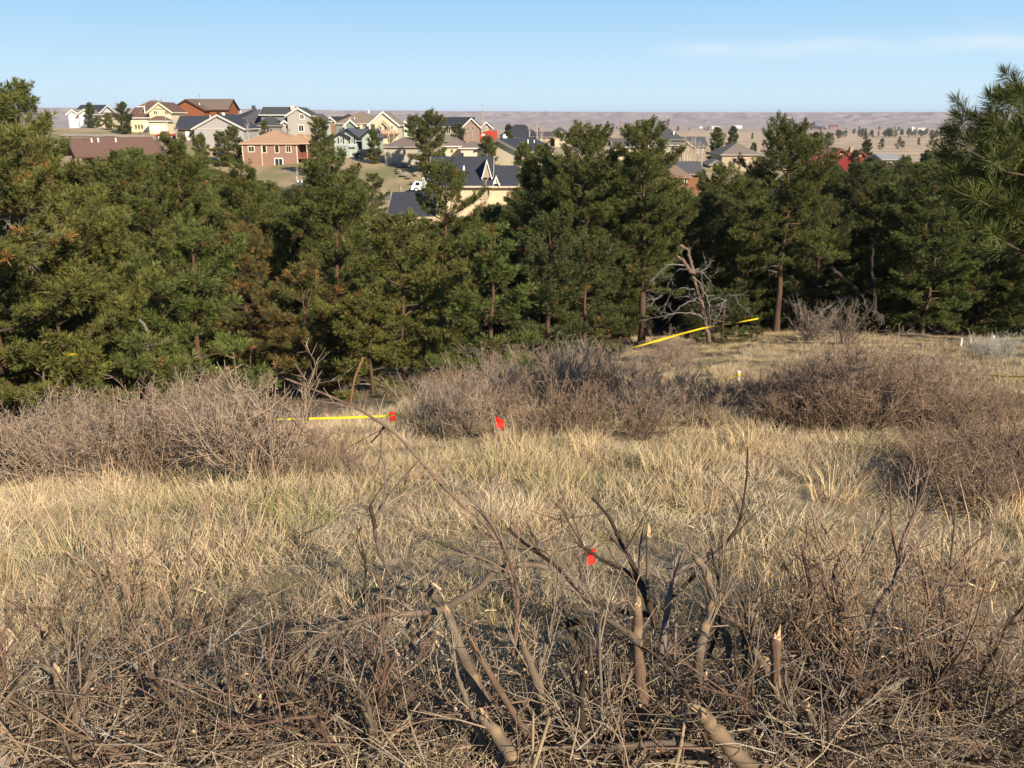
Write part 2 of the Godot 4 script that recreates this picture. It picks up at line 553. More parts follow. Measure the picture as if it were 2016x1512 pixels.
# window in the front wall (side 0), or in a wall turned by side (-1: the end wall facing -x, 1: facing +x); x, y its middle in pixels
func win(x: float, y: float, w: float, h: float, z := 0.0, fc := Color(0.78, 0.75, 0.66), called := "window", bars := 1, side := 0, pane: Material = null) -> void:
	var ww := w * hk
	var wh := h * hk
	var t := Transform3D(Basis(), Vector3(x * hk, y * hk, -z))
	if side: t = Transform3D(Basis(Vector3.UP, PI / 2 * side), Vector3(x * hk, y * hk, -z))
	var fm := MB.new()
	var b := clampf(ww * 0.16, 0.09, 0.2)
	fm.box(Vector3(-ww / 2, -wh / 2, 0.0), Vector3(-ww / 2 + b, wh / 2, 0.08), Color.WHITE, t)
	fm.box(Vector3(ww / 2 - b, -wh / 2, 0.0), Vector3(ww / 2, wh / 2, 0.08), Color.WHITE, t)
	fm.box(Vector3(-ww / 2 + b, wh / 2 - b, 0.0), Vector3(ww / 2 - b, wh / 2, 0.08), Color.WHITE, t)
	fm.box(Vector3(-ww / 2 + b, -wh / 2, 0.0), Vector3(ww / 2 - b, -wh / 2 + b, 0.08), Color.WHITE, t)
	var o := part(called, fm.mesh(), paint(fc, "trim"), hh)
	var n := bars + 1
	var step := (ww - 2 * b) / n
	for k in n:
		var pm := MB.new()
		var g := 0.05 if n > 1 else 0.0
		pm.box(Vector3(-ww / 2 + b + step * k + (g if k else 0.0), -wh / 2 + b, 0.004), Vector3(-ww / 2 + b + step * (k + 1) - (g if k < n - 1 else 0.0), wh / 2 - b, 0.03), Color.WHITE, t)
		part("pane", pm.mesh(), pane if pane else M.glass, o)
	if bars:
		var mm := MB.new()
		for k in bars:
			var xx := -ww / 2 + b + step * (k + 1)
			mm.box(Vector3(xx - 0.05, -wh / 2 + b, 0.004), Vector3(xx + 0.05, wh / 2 - b, 0.06), Color.WHITE, t)
		part("mullion", mm.mesh(), paint(fc, "trim"), o)

func slab(called: String, x0: float, x1: float, y0: float, y1: float, z0: float, z1: float, m: Material) -> MeshInstance3D:
	var b := MB.new()
	b.box(Vector3(x0 * hk, y0 * hk, -z1), Vector3(x1 * hk, y1 * hk, -z0))
	return part(called, b.mesh(), m, hh)

func vent(x: float, y0: float, y1: float, z: float, r := 0.12, m: Material = null) -> void:
	var b := MB.new()
	b.tube(PackedVector3Array([Vector3(x * hk, y0 * hk, -z), Vector3(x * hk, y1 * hk, -z)]), PackedFloat32Array([r, r]), 6, PackedColorArray([Color.WHITE]), true)
	part("vent_pipe", b.mesh(), m if m else M.white, hh)

func houses() -> void:
	var WHITE := Color(0.8, 0.77, 0.7)
	var CREAM := Color(0.70, 0.595, 0.42)
	var SLATE := Color(0.055, 0.06, 0.075)
	var BROWN := Color(0.17, 0.10, 0.075)
	var GREY := Color(0.38, 0.36, 0.34)
	house("white gabled house with dark roof at the far left edge of the hill", 160, 251, 262)
	block(-2, 25, 26, 34, 0, 8, "z", "gable", WHITE, Color(0.24, 0.19, 0.15), Color(0.7, 0.66, 0.6))
	block(-26, -6, 26, 33, 1, 8, "z", "gable", WHITE, Color(0.3, 0.25, 0.2))
	block(-24, 23, 29, 42, 5, 15, "x", "gable", WHITE, SLATE)
	win(11, 12, 14, 11, 0, WHITE, "garage_door", 0, 0, M.white)
	house("low tan house with brown hipped roof beside the white gabled house", 213, 250, 268)
	block(-26, 26, 15, 27, 0, 9, "x", "hip", Color(0.45, 0.36, 0.24), Color(0.16, 0.11, 0.1))
	win(-16, 8, 5, 7); win(-9, 8, 5, 7); win(12, 8, 5, 7)
	house("two storey cream house with brown roofs and white garage", 298, 262, 232)
	block(0, 43, 41, 57, 0, 10, "z", "gable", CREAM, BROWN, Color(0.78, 0.7, 0.5))
	block(-22, 6, 38, 57, 3, 12, "x", "gable", CREAM, BROWN, Color(0.78, 0.7, 0.5))
	block(-42, 2, 30, 47, 1, 10, "x", "gable", CREAM, BROWN)
	block(-48, -14, 50, 62, 10, 19, "x", "hip", CREAM, Color(0.23, 0.14, 0.09))
	block(6, 43, 22, 31, -3, -0.1, "x", "hip", CREAM, Color(0.19, 0.12, 0.09))
	for x in [11, 15, 33, 37]: win(x, 39, 3.4, 6, 0, Color(0.6, 0.48, 0.3), "window", 0)
	for x in [-32, -26, -20]: win(x, 12, 4.5, 9, 1, Color(0.7, 0.56, 0.35), "window", 0)
	win(-9, 10, 8, 16, 1, WHITE, "door", 0, 0, M.white)
	win(19, 9, 14, 15, -3, WHITE, "garage_door", 0, 0, M.white); win(36, 9, 10, 15, -3, WHITE, "garage_door", 0, 0, M.white)
	vent(-16, 36, 52, 2.5, 0.15); vent(-26, 60, 66, 13, 0.15, M.steel)
	slab("gable_truss", 12, 31, 45.5, 46.8, -0.2, -0.05, paint(Color(0.5, 0.36, 0.2), "trim"))
	var RUST := Color(0.27, 0.095, 0.045)
	house("rust brown barn style house with brown roof on the skyline", 395, 262, 250)
	block(-40, 48, 45, 64, 4, 14, "x", "gable", RUST, Color(0.22, 0.16, 0.13), Color(0.08, 0.04, 0.03))
	block(-56, 11, 44, 62.5, 0, 9, "z", "gable", RUST, Color(0.2, 0.14, 0.11), Color(0.08, 0.04, 0.03))
	win(29, 37, 6, 8, 4, Color(0.1, 0.05, 0.03), "window", 0); vent(-4, 50, 57, 3, 0.15)
	house("grey sided house with a broad front gable and slate roof", 433, 292, 205)
	block(-48, 50, 38, 63, 0, 12, "z", "gable", Color(0.40, 0.375, 0.36), SLATE, Color(0.6, 0.56, 0.5))
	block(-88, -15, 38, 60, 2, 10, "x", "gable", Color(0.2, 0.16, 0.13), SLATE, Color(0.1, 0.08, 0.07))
	win(-68, 24, 8, 18, 2, WHITE, "door", 0, 0, M.white); win(10, 30, 6, 10, 0, WHITE, "window", 1); win(36, 30, 5, 9, 0, WHITE, "window", 0)
	slab("belt_course", -47, 49, 37, 39, -0.08, -0.02, paint(Color(0.55, 0.52, 0.48), "trim"))
	vent(4, 60, 68, 3, 0.4); vent(-25, 58, 63, 4, 0.15)
	house("dark slate roofed house with hipped roofs between grey houses", 490, 262, 238)
	block(-42, 30, 28, 46, 6, 16, "x", "hip", Color(0.22, 0.17, 0.13), Color(0.05, 0.052, 0.06), Color(0.15, 0.12, 0.1))
	block(-22, 42, 17, 43, 0, 9, "z", "hip", Color(0.25, 0.2, 0.15), Color(0.10, 0.10, 0.105), Color(0.2, 0.17, 0.14))
	slab("chimney", -10, -4, 38, 53, 9, 10, paint(Color(0.08, 0.08, 0.09), "trim")); vent(-26, 38, 43, 6); vent(4, 42, 46, 8)
	win(0, 8, 8, 10, 0, Color(0.5, 0.45, 0.4))
	var PALE := Color(0.42, 0.385, 0.345)
	house("tall grey two storey house with white rakes and small window bays", 590, 267, 232)
	block(-22, 22, 39, 52, 0, 9, "z", "gable", PALE, Color(0.09, 0.09, 0.09), WHITE)
	block(-37, -21, 22, 28, 0.6, 8, "z", "gable", PALE, Color(0.09, 0.09, 0.09), WHITE)
	block(-80, -10, 40, 53, 3, 11, "x", "gable", Color(0.2, 0.19, 0.17), Color(0.08, 0.085, 0.08), WHITE)
	block(-82, -36, 18, 36, -1, 4, "x", "hip", Color(0.22, 0.2, 0.18), Color(0.075, 0.08, 0.085), Color(0.3, 0.28, 0.25))
	block(22, 47, 26, 40, 2, 10, "x", "hip", Color(0.6, 0.57, 0.52), Color(0.11, 0.105, 0.1), WHITE)
	win(7, 36, 10, 11, 0, WHITE); win(4, 14, 12, 14, 0, WHITE, "window", 1); win(-26, 16, 5, 8, 0.6, WHITE, "window", 0); win(32, 16, 10, 12, 2, WHITE)
	slab("chimney", -24, -16, 49, 58, 5, 6, paint(Color(0.62, 0.56, 0.46), "trim"))
	for x in [-42, -33]: slab("skylight", x, x + 4, 27, 28.5, 0.2, 1.0, M.glass)
	var BRICK := Color(0.31, 0.185, 0.14)
	house("red brown brick house with orange tiled hip roof and cream windows", 540, 330, 187)
	block(-61, 48, 45, 71, 0, 12, "x", "hip", BRICK, Color(0.49, 0.30, 0.185), Color(0.55, 0.38, 0.26), -25.0)
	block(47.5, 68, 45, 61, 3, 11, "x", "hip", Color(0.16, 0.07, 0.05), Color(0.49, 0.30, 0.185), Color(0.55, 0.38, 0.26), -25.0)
	block(20, 69, 45.6, 62, 0.6, 9, "x", "hip", BRICK, Color(0.49, 0.30, 0.185), Color(0.55, 0.38, 0.26), 44.0)
	win(-43, 36, 14, 13, 0, CREAM); win(-17, 36, 10, 16, 0, CREAM, "window", 0); win(8, 36, 10, 16, 0, CREAM, "window", 0); win(31, 36, 12, 15, 0, CREAM); win(10, 10, 18, 18, 0, WHITE, "patio_door", 1)
	slab("downspout", -23.5, -22, 1, 44, -0.1, -0.02, paint(CREAM, "trim"))
	slab("corner_board", -61.4, -59.4, 0, 44, -0.06, 0.3, paint(CREAM, "trim")); slab("corner_board", 46.5, 48.4, 0, 44, -0.06, 0.3, paint(CREAM, "trim"))
	slab("porch_post", 66, 67.4, -2, 46, 0.4, 0.6, paint(CREAM, "trim")); slab("deck", 48.6, 68, 17, 19.5, 0, 3, paint(Color(0.28, 0.11, 0.06)))
	for k in 9: slab("baluster", 50 + k * 2.0, 51.1 + k * 2.0, 19.6, 28, 0.05, 0.12, paint(Color(0.25, 0.09, 0.05)))
	slab("handrail", 48.6, 68, 28.1, 29.4, 0, 0.16, paint(Color(0.25, 0.09, 0.05)))
	for x in [-33, -25, -16, -9, 2, 12, 20, 27]: vent(x * 0.8, 68, 73.5, 6, 0.16, M.steel)
	vent(-36, 56, 62, 3.4, 0.12); vent(-57, 48, 53, 1.2, 0.1); vent(-52, 50, 55, 1.5, 0.1)
	var SAGE := Color(0.22, 0.245, 0.19)
	house("large sage green house with tan roof and bright cream gable", 735, 292, 222)
	block(-6, 50, 46, 69, 0, 12, "z", "gable", Color(0.60, 0.56, 0.40), Color(0.27, 0.21, 0.155), WHITE)
	block(-74, 14, 46, 68.5, 1.5, 12, "x", "hip", SAGE, Color(0.27, 0.21, 0.155), Color(0.5, 0.46, 0.38))
	block(-52, -32, 45, 54, -1, 4, "z", "gable", SAGE, Color(0.25, 0.2, 0.15), WHITE)
	slab("bay", -26, -20, 8, 45, 0.6, 1.4, paint(Color(0.62, 0.55, 0.36))); slab("corner_board", -53.4, -50.6, 4, 44, -1.06, -0.8, paint(WHITE, "trim")); slab("corner_board", -7, -4.4, 6, 46, -0.06, 0.2, paint(WHITE, "trim"))
	block(14, 31, 42, 51, -1.6, -0.1, "z", "gable", Color(0.62, 0.54, 0.36), Color(0.25, 0.2, 0.15), Color(0.5, 0.42, 0.3))
	win(1, 40, 9, 13, 0, Color(0.3, 0.25, 0.15)); win(18, 38, 4, 10, -1.6, CREAM, "window", 0); win(27, 38, 4, 10, -1.6, CREAM, "window", 0); win(39, 40, 6, 9, 0, WHITE); win(-12, 42, 12, 6, 1.5, Color(0.3, 0.3, 0.25))
	slab("deck", 12, 52, 27, 29, -3, -0.1, paint(Color(0.4, 0.16, 0.1)))
	for k in 13: slab("baluster", 13 + k * 3.0, 14.2 + k * 3.0, 29.1, 35, -3.0, -2.9, paint(Color(0.42, 0.17, 0.1)))
	vent(-14, 67, 73, 6, 0.25); vent(-46, 55, 58, 2); vent(-38, 55, 59, 2.5)
	for x in [-34, -26, -8, 0, 8]: slab("ridge_vent", x, x + 3, 68.6, 70.6, 6.3, 7.2, M.steel)
	var TEAL := Color(0.40, 0.46, 0.42)
	var INK := Color(0.03, 0.03, 0.035)
	house("small blue green house with black fascias and shuttered windows", 700, 304, 190)
	block(-39, -13, 34, 41, -1, 2, "z", "gable", TEAL, Color(0.11, 0.115, 0.13), INK)
	block(-33, 4, 34, 48, 0, 9, "z", "gable", TEAL, Color(0.11, 0.115, 0.13), INK)
	block(14, 44, 33, 46, 0, 9, "z", "gable", TEAL, Color(0.11, 0.115, 0.13), INK)
	block(-36, 34, 33.6, 46, 3, 11, "x", "gable", TEAL, Color(0.11, 0.115, 0.13), INK)
	for x in [-26.0, -6.0]:
		var z := -1.0 if x < -20 else 0.0
		win(x, 27, 6.5, 12, z, WHITE)
		slab("shutter", x - 6, x - 3.6, 21, 33, z - 0.06, z - 0.01, paint(INK, "trim")); slab("shutter", x + 3.6, x + 6, 21, 33, z - 0.06, z - 0.01, paint(INK, "trim"))
	slab("belt_course", -40, 6, 17.5, 20.5, -1.12, -1.02, paint(Color(0.5, 0.52, 0.5), "trim"))
	win(-24, 7, 14, 12, -1, TEAL, "garage_door", 0, 0, paint(TEAL)); win(10, 18, 5, 12, 2.9, Color(0.3, 0.1, 0.07), "door", 0); slab("porch_roof", 5, 14, 25, 27, -0.6, 2.9, paint(Color(0.3, 0.3, 0.33), "roof"))
	house("brown roofed house with deep porch in front of the gravel road", 240, 338, 150, 0.62)
	block(-50, 54, 34, 64, -4.5, 4.5, "x", "gable", Color(0.15, 0.075, 0.05), Color(0.19, 0.11, 0.085), Color(0.09, 0.05, 0.04), -30.0, 0.9)
	block(40, 78, 34, 58, -1.5, 5.5, "x", "gable", Color(0.3, 0.1, 0.06), Color(0.15, 0.10, 0.085), Color(0.09, 0.05, 0.04), -30.0)
	slab("porch_floor", -80, -50.5, -2, 1, -4.4, 4.4, paint(Color(0.5, 0.38, 0.28)))
	for z in [-4.0, 0.0, 4.0]: slab("porch_post", -79, -76, 1, 36, z - 0.15, z + 0.15, paint(Color(0.26, 0.14, 0.1)))
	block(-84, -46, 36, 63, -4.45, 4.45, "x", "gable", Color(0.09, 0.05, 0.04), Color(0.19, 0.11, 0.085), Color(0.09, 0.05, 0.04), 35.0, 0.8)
	for x in [-52, -40, -8]: vent(x, 58, 66, -1.4, 0.13)
	win(-30, 20, 12, 10, -4.5, Color(0.3, 0.2, 0.15)); win(0, 20, 12, 10, -4.5, Color(0.3, 0.2, 0.15))
	house("low grey beige house with a pine shadow on its wall", 787, 317, 180)
	block(-29, 36, 26, 43, 0, 9, "x", "hip", Color(0.44, 0.39, 0.31), Color(0.21, 0.165, 0.14), Color(0.36, 0.32, 0.28))
	win(10, 18, 6, 11, 0, Color(0.3, 0.26, 0.22), "window", 0); slab("corner_board", -29.4, -27, 0, 25, -0.06, 0.2, paint(Color(0.6, 0.53, 0.42), "trim"))
	house("dark roofed house with two brown brick gables and white rakes", 905, 287, 258)
	block(-47, 26, 37, 53, 3, 12, "x", "gable", Color(0.2, 0.19, 0.16), Color(0.04, 0.045, 0.055), Color(0.5, 0.48, 0.44))
	block(8, 40, 37, 52, 0, 8, "z", "gable", Color(0.30, 0.205, 0.155), Color(0.04, 0.045, 0.055), WHITE)
	block(43, 63, 36, 45, 1, 8, "z", "gable", Color(0.38, 0.25, 0.18), Color(0.04, 0.045, 0.055), WHITE)
	for x in [17, 27]: win(x, 33, 5, 9, 0, Color(0.6, 0.55, 0.5), "window", 0)
	win(-23, 28, 9, 13, 3, Color(0.55, 0.5, 0.42)); win(53, 33, 6, 7, 1, WHITE)
	house("cream low house with dark doorway above the slate roof", 912, 315, 190)
	block(-36, 0, 25, 41, 1, 10, "x", "hip", Color(0.66, 0.54, 0.38), Color(0.22, 0.17, 0.145), WHITE)
	block(-4, 36, 22, 33, -1, 8, "x", "hip", Color(0.68, 0.56, 0.42), Color(0.22, 0.17, 0.145), WHITE)
	win(-23, 17, 5, 7, 1, Color(0.5, 0.42, 0.3), "window", 0); win(-1, 8, 5, 13, -1, Color(0.1, 0.06, 0.05), "door", 0)
	house("bright cream walled house with plain slate roof and twin flues", 1018, 331, 165, 1.05)
	block(-72, 62, 35, 56, -4.4, 4.4, "x", "gable", Color(0.76, 0.64, 0.46), SLATE, Color(0.3, 0.27, 0.22))
	vent(-40, 48, 66, 0.6, 0.3); vent(-33, 48, 62, 0.6, 0.25); vent(0, 46, 56, -2.2, 0.13); vent(30, 46, 54, -2.0, 0.13)
	house("peach walled house with big slate roof and steep triangular dormer", 925, 412, 112)
	block(-77, 40, 48, 96, 0, 12, "x", "gable", Color(0.70, 0.53, 0.36), Color(0.06, 0.065, 0.08), Color(0.6, 0.52, 0.42))
	block(39, 92, 46, 78, 1, 10, "x", "gable", Color(0.70, 0.53, 0.36), Color(0.06, 0.065, 0.08), Color(0.6, 0.52, 0.42))
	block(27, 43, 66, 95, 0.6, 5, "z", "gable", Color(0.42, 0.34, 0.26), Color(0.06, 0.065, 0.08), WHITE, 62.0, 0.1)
	block(49, 58, 52, 64, 0.4, 4, "z", "gable", Color(0.7, 0.62, 0.48), Color(0.06, 0.065, 0.08), WHITE, 50.0, 0.1)
	win(38, 34, 7, 18, 0, CREAM, "window", 0); win(22, 40, 18, 6, 0, Color(0.5, 0.35, 0.22), "window", 2); win(-40, 30, 16, 14, 0, WHITE)
	vent(-13, 72, 84, 2.2, 0.12); vent(-13, 74, 78, 2.0, 0.2)
	slab("awning", 24, 36, 4, 6, -1.2, -0.02, paint(Color(0.3, 0.03, 0.04)))
	house("slate roof with cream gable edge low among the pine crowns", 806, 442, 96)
	block(-36, 46, 17, 53, 0, 10, "x", "gable", Color(0.72, 0.55, 0.34), Color(0.06, 0.065, 0.08), Color(0.55, 0.45, 0.3))
	house("grey roof with white vent pipes half hidden by the pines", 588, 398, 118)
	block(-28, 24, 22, 36, 0, 8, "x", "hip", Color(0.3, 0.26, 0.2), Color(0.12, 0.12, 0.12), Color(0.4, 0.38, 0.35))
	vent(-6, 28, 41, 2, 0.13); vent(2, 28, 41, 2, 0.13); vent(18, 24, 32, 1, 0.16)
	house("dark brown hip roofed house behind the bare aspens", 1022, 286, 300)
	block(-38, 42, 16, 38, 3, 13, "x", "hip", Color(0.13, 0.10, 0.085), Color(0.05, 0.05, 0.06), Color(0.2, 0.17, 0.15))
	block(-30, 20, 14, 27, -2, 5, "x", "hip", Color(0.13, 0.10, 0.085), Color(0.055, 0.055, 0.065), Color(0.2, 0.17, 0.15))
	win(28, 9, 6, 8, 3); win(38, 9, 4, 8, 3)
	house("small cream gabled house among bare trees near the mesa view", 1104, 292, 285)
	block(-12, 12, 22, 32, 0, 6, "z", "gable", Color(0.6, 0.5, 0.34), Color(0.1, 0.09, 0.09), Color(0.6, 0.52, 0.4))
	block(-18, 20, 25, 39, 5, 14, "x", "hip", Color(0.28, 0.22, 0.18), Color(0.09, 0.085, 0.09), Color(0.3, 0.27, 0.25))
	block(-46, -20, 22, 30, 2, 9, "x", "gable", Color(0.36, 0.24, 0.17), Color(0.11, 0.09, 0.09), Color(0.3, 0.27, 0.25))
	win(-38, 17, 5, 7, 2); win(-28, 17, 5, 7, 2); win(0, 15, 6, 7)
	house("cream house glimpsed through the two tall pine tops", 1250, 312, 200)
	block(-42, 32, 23, 36, 0, 9, "x", "gable", Color(0.68, 0.56, 0.37), Color(0.15, 0.12, 0.11), WHITE)
	block(24, 42, 24, 34, -1, 6, "z", "gable", Color(0.72, 0.6, 0.42), Color(0.3, 0.27, 0.23), WHITE)
	win(37, 14, 4, 12, -1, Color(0.3, 0.1, 0.08), "door", 0); win(28, 14, 6, 8, -1, WHITE)
	house("grey roofed house with white windows right of the tall pines", 1316, 307, 238)
	block(-26, 30, 30, 53, 2, 13, "x", "hip", Color(0.16, 0.14, 0.125), Color(0.085, 0.085, 0.09), Color(0.25, 0.23, 0.21))
	block(-12, 15, 20, 28, -1, 3, "x", "hip", Color(0.36, 0.3, 0.23), Color(0.2, 0.19, 0.17), Color(0.6, 0.55, 0.48))
	win(-4, 13, 6, 10, -1, WHITE); win(8, 13, 6, 9, -1, WHITE); vent(12, 40, 47, 3, 0.2)
	house("tan gabled house behind pale aspen trunks with grey roof", 1366, 314, 246)
	block(-20, 28, 25, 41, 3, 12, "x", "gable", Color(0.3, 0.24, 0.17), Color(0.10, 0.105, 0.115), Color(0.35, 0.3, 0.25))
	block(-31, -5, 26, 35, -1, 6, "z", "gable", Color(0.36, 0.29, 0.2), Color(0.17, 0.13, 0.11), Color(0.45, 0.38, 0.28))
	win(-18, 18, 10, 4, -1, WHITE, "window", 2); win(10, 16, 5, 8, 3); win(20, 16, 5, 8, 3)
	house("red brown house with brown hip roof at the edge of the pines", 1346, 373, 135)
	block(-42, 9, 23, 46, 0, 9, "x", "hip", Color(0.30, 0.13, 0.07), Color(0.24, 0.165, 0.12), Color(0.3, 0.2, 0.14))
	block(6, 45, 28, 47, 4, 12, "x", "gable", Color(0.25, 0.12, 0.07), Color(0.12, 0.115, 0.12), Color(0.3, 0.25, 0.2))
	win(3, 16, 6, 12, 0, WHITE, "window", 0); win(-20, 14, 8, 8, 0, WHITE)
	house("tan house with wide pale brown hip roof beside a pine", 1456, 327, 200)
	block(-36, 38, 21, 43, 0, 11, "x", "hip", Color(0.46, 0.36, 0.25), Color(0.22, 0.19, 0.16), Color(0.4, 0.34, 0.28))
	block(-64, -37, 3, 12, -3, 5, "x", "hip", Color(0.4, 0.3, 0.2), Color(0.24, 0.21, 0.19), Color(0.4, 0.34, 0.28))
	win(-12, 12, 10, 9, 0, CREAM); win(10, 12, 8, 9, 0, CREAM)
	var RED := Color(0.235, 0.03, 0.032)
	house("barn red house with two gables and a stone chimney", 1650, 334, 212)
	block(-13, 17, 31, 39, 0, 9, "z", "gable", RED, Color(0.15, 0.08, 0.06), Color(0.2, 0.05, 0.04))
	block(-50, 4, 31, 40, 2, 10, "x", "gable", Color(0.22, 0.03, 0.03), Color(0.15, 0.085, 0.065), Color(0.12, 0.05, 0.04))
	block(16, 38, 27, 33, 2, 9, "x", "gable", RED, Color(0.15, 0.08, 0.06), Color(0.2, 0.05, 0.04))
	block(36, 54, 28, 35, 1, 8, "z", "gable", RED, Color(0.15, 0.08, 0.06), Color(0.2, 0.05, 0.04))
	win(4, 28, 7, 6, 0, CREAM); win(44, 29, 7, 6, 1, CREAM); slab("chimney", 33, 40, 26, 43, 4, 5.2, paint(Color(0.45, 0.3, 0.2))); win(-30, 16, 8, 10, 2, Color(0.2, 0.12, 0.1))
	house("flat grey shed roof behind the left end of the red house", 1574, 312, 250)
	block(-24, 22, 9, 14, 0, 8, "x", "gable", Color(0.3, 0.27, 0.23), Color(0.34, 0.31, 0.27), Color(0.3, 0.27, 0.24))
	house("grey metal shed roof among pines right of the red house", 1752, 322, 225)
	block(-16, 18, 8, 16, 0, 8, "x", "gable", Color(0.35, 0.3, 0.27), Color(0.33, 0.33, 0.35), Color(0.35, 0.33, 0.3))
	house("little brown gabled house behind the sage green house", 655, 264, 266)
	block(-12, 6, 24, 32, 0, 7, "z", "gable", Color(0.26, 0.17, 0.1), Color(0.055, 0.05, 0.055), WHITE)
	block(-8, 24, 24, 32, 3, 10, "x", "gable", Color(0.22, 0.15, 0.1), Color(0.055, 0.05, 0.055), Color(0.2, 0.15, 0.12))
	house("dark red brown roof peeking over the sage green house", 684, 262, 285)
	block(-18, 16, 22, 35, 0, 9, "x", "hip", Color(0.2, 0.1, 0.07), Color(0.09, 0.05, 0.045), Color(0.2, 0.12, 0.1))
	house("pale green gable showing between the pines on the hill crest", 799, 276, 255)
	block(-9, 9, 24, 36, 0, 7, "z", "gable", Color(0.5, 0.55, 0.42), Color(0.2, 0.17, 0.14), WHITE)
	# ranch buildings far out on the plain
	house("long dark roofed ranch house far out on the plain", 1611, 256, 1500)
	block(-13, 6, 4, 8, 0, 12, "x", "hip", Color(0.16, 0.11, 0.09), Color(0.05, 0.05, 0.06), Color(0.2, 0.15, 0.12), -3.0)
	block(3, 14, 3.5, 7.5, -6, 6, "z", "gable", Color(0.16, 0.1, 0.08), Color(0.05, 0.05, 0.06), Color(0.2, 0.15, 0.12), -3.0)
	house("brown ranch house next to the long dark roofed one", 1641, 254, 1560)
	block(-8, 9, 4.5, 8, 0, 10, "x", "gable", Color(0.32, 0.17, 0.11), Color(0.14, 0.1, 0.08), Color(0.3, 0.2, 0.15), -3.0)
	house("small white farm building between the scattered pines far away", 1796, 257, 1500, 0.0, "barn")
	block(-5, 6, 4, 8, 0, 9, "z", "gable", WHITE, Color(0.5, 0.5, 0.5), WHITE, -3.0)
	house("pale farmhouse at the right end of the far farm row", 1816, 258, 1450, 0.0, "barn")
	block(-9, 10, 3.5, 6, 0, 9, "x", "gable", Color(0.7, 0.66, 0.58), Color(0.6, 0.56, 0.5), WHITE, -3.0)
	house("long white barn left of the tallest far pine", 1452, 252, 1650, 0.0, "barn")
	block(-10, 9, 2.5, 5, 0, 14, "x", "gable", WHITE, Color(0.72, 0.7, 0.68), WHITE, -3.0)
	house("white metal shed far below the mesa, longest of the pair", 1410, 252.5, 2300, 0.0, "barn")
	block(-9, 8, 2.5, 4, 0, 20, "x", "gable", WHITE, Color(0.75, 0.74, 0.72), WHITE, -3.0)
	house("tiny white shed far below the mesa left of the long one", 1380, 252.5, 2350, 0.0, "barn")
	block(-3, 3, 2.2, 3.6, 0, 14, "x", "gable", WHITE, Color(0.75, 0.74, 0.72), WHITE, -3.0)

func wheel(parent: Node3D, x: float, z: float, r: float, w: float) -> void:
	var b := MB.new()
	b.tube(PackedVector3Array([Vector3(x, r, z - w / 2), Vector3(x, r, z + w / 2)]), PackedFloat32Array([r, r]), 14, PackedColorArray([Color.WHITE]), true)
	var o := part("wheel", b.mesh(), M.tyre, parent)
	var h := MB.new()
	h.tube(PackedVector3Array([Vector3(x, r, z - w / 2 - 0.01), Vector3(x, r, z + w / 2 + 0.01)]), PackedFloat32Array([r * 0.55, r * 0.55]), 10, PackedColorArray([Color.WHITE]), true)
	part("rim", h.mesh(), M.pale, o)

func solid(parent: Node3D, called: String, poly: Array, z0: float, z1: float, m: Material) -> MeshInstance3D:
	var b := MB.new()
	var arr: Array = []
	for p in poly: arr.append(Vector2(p[0], p[1]))
	b.extrude(arr, z0, z1)
	return part(called, b.mesh(), m, parent)

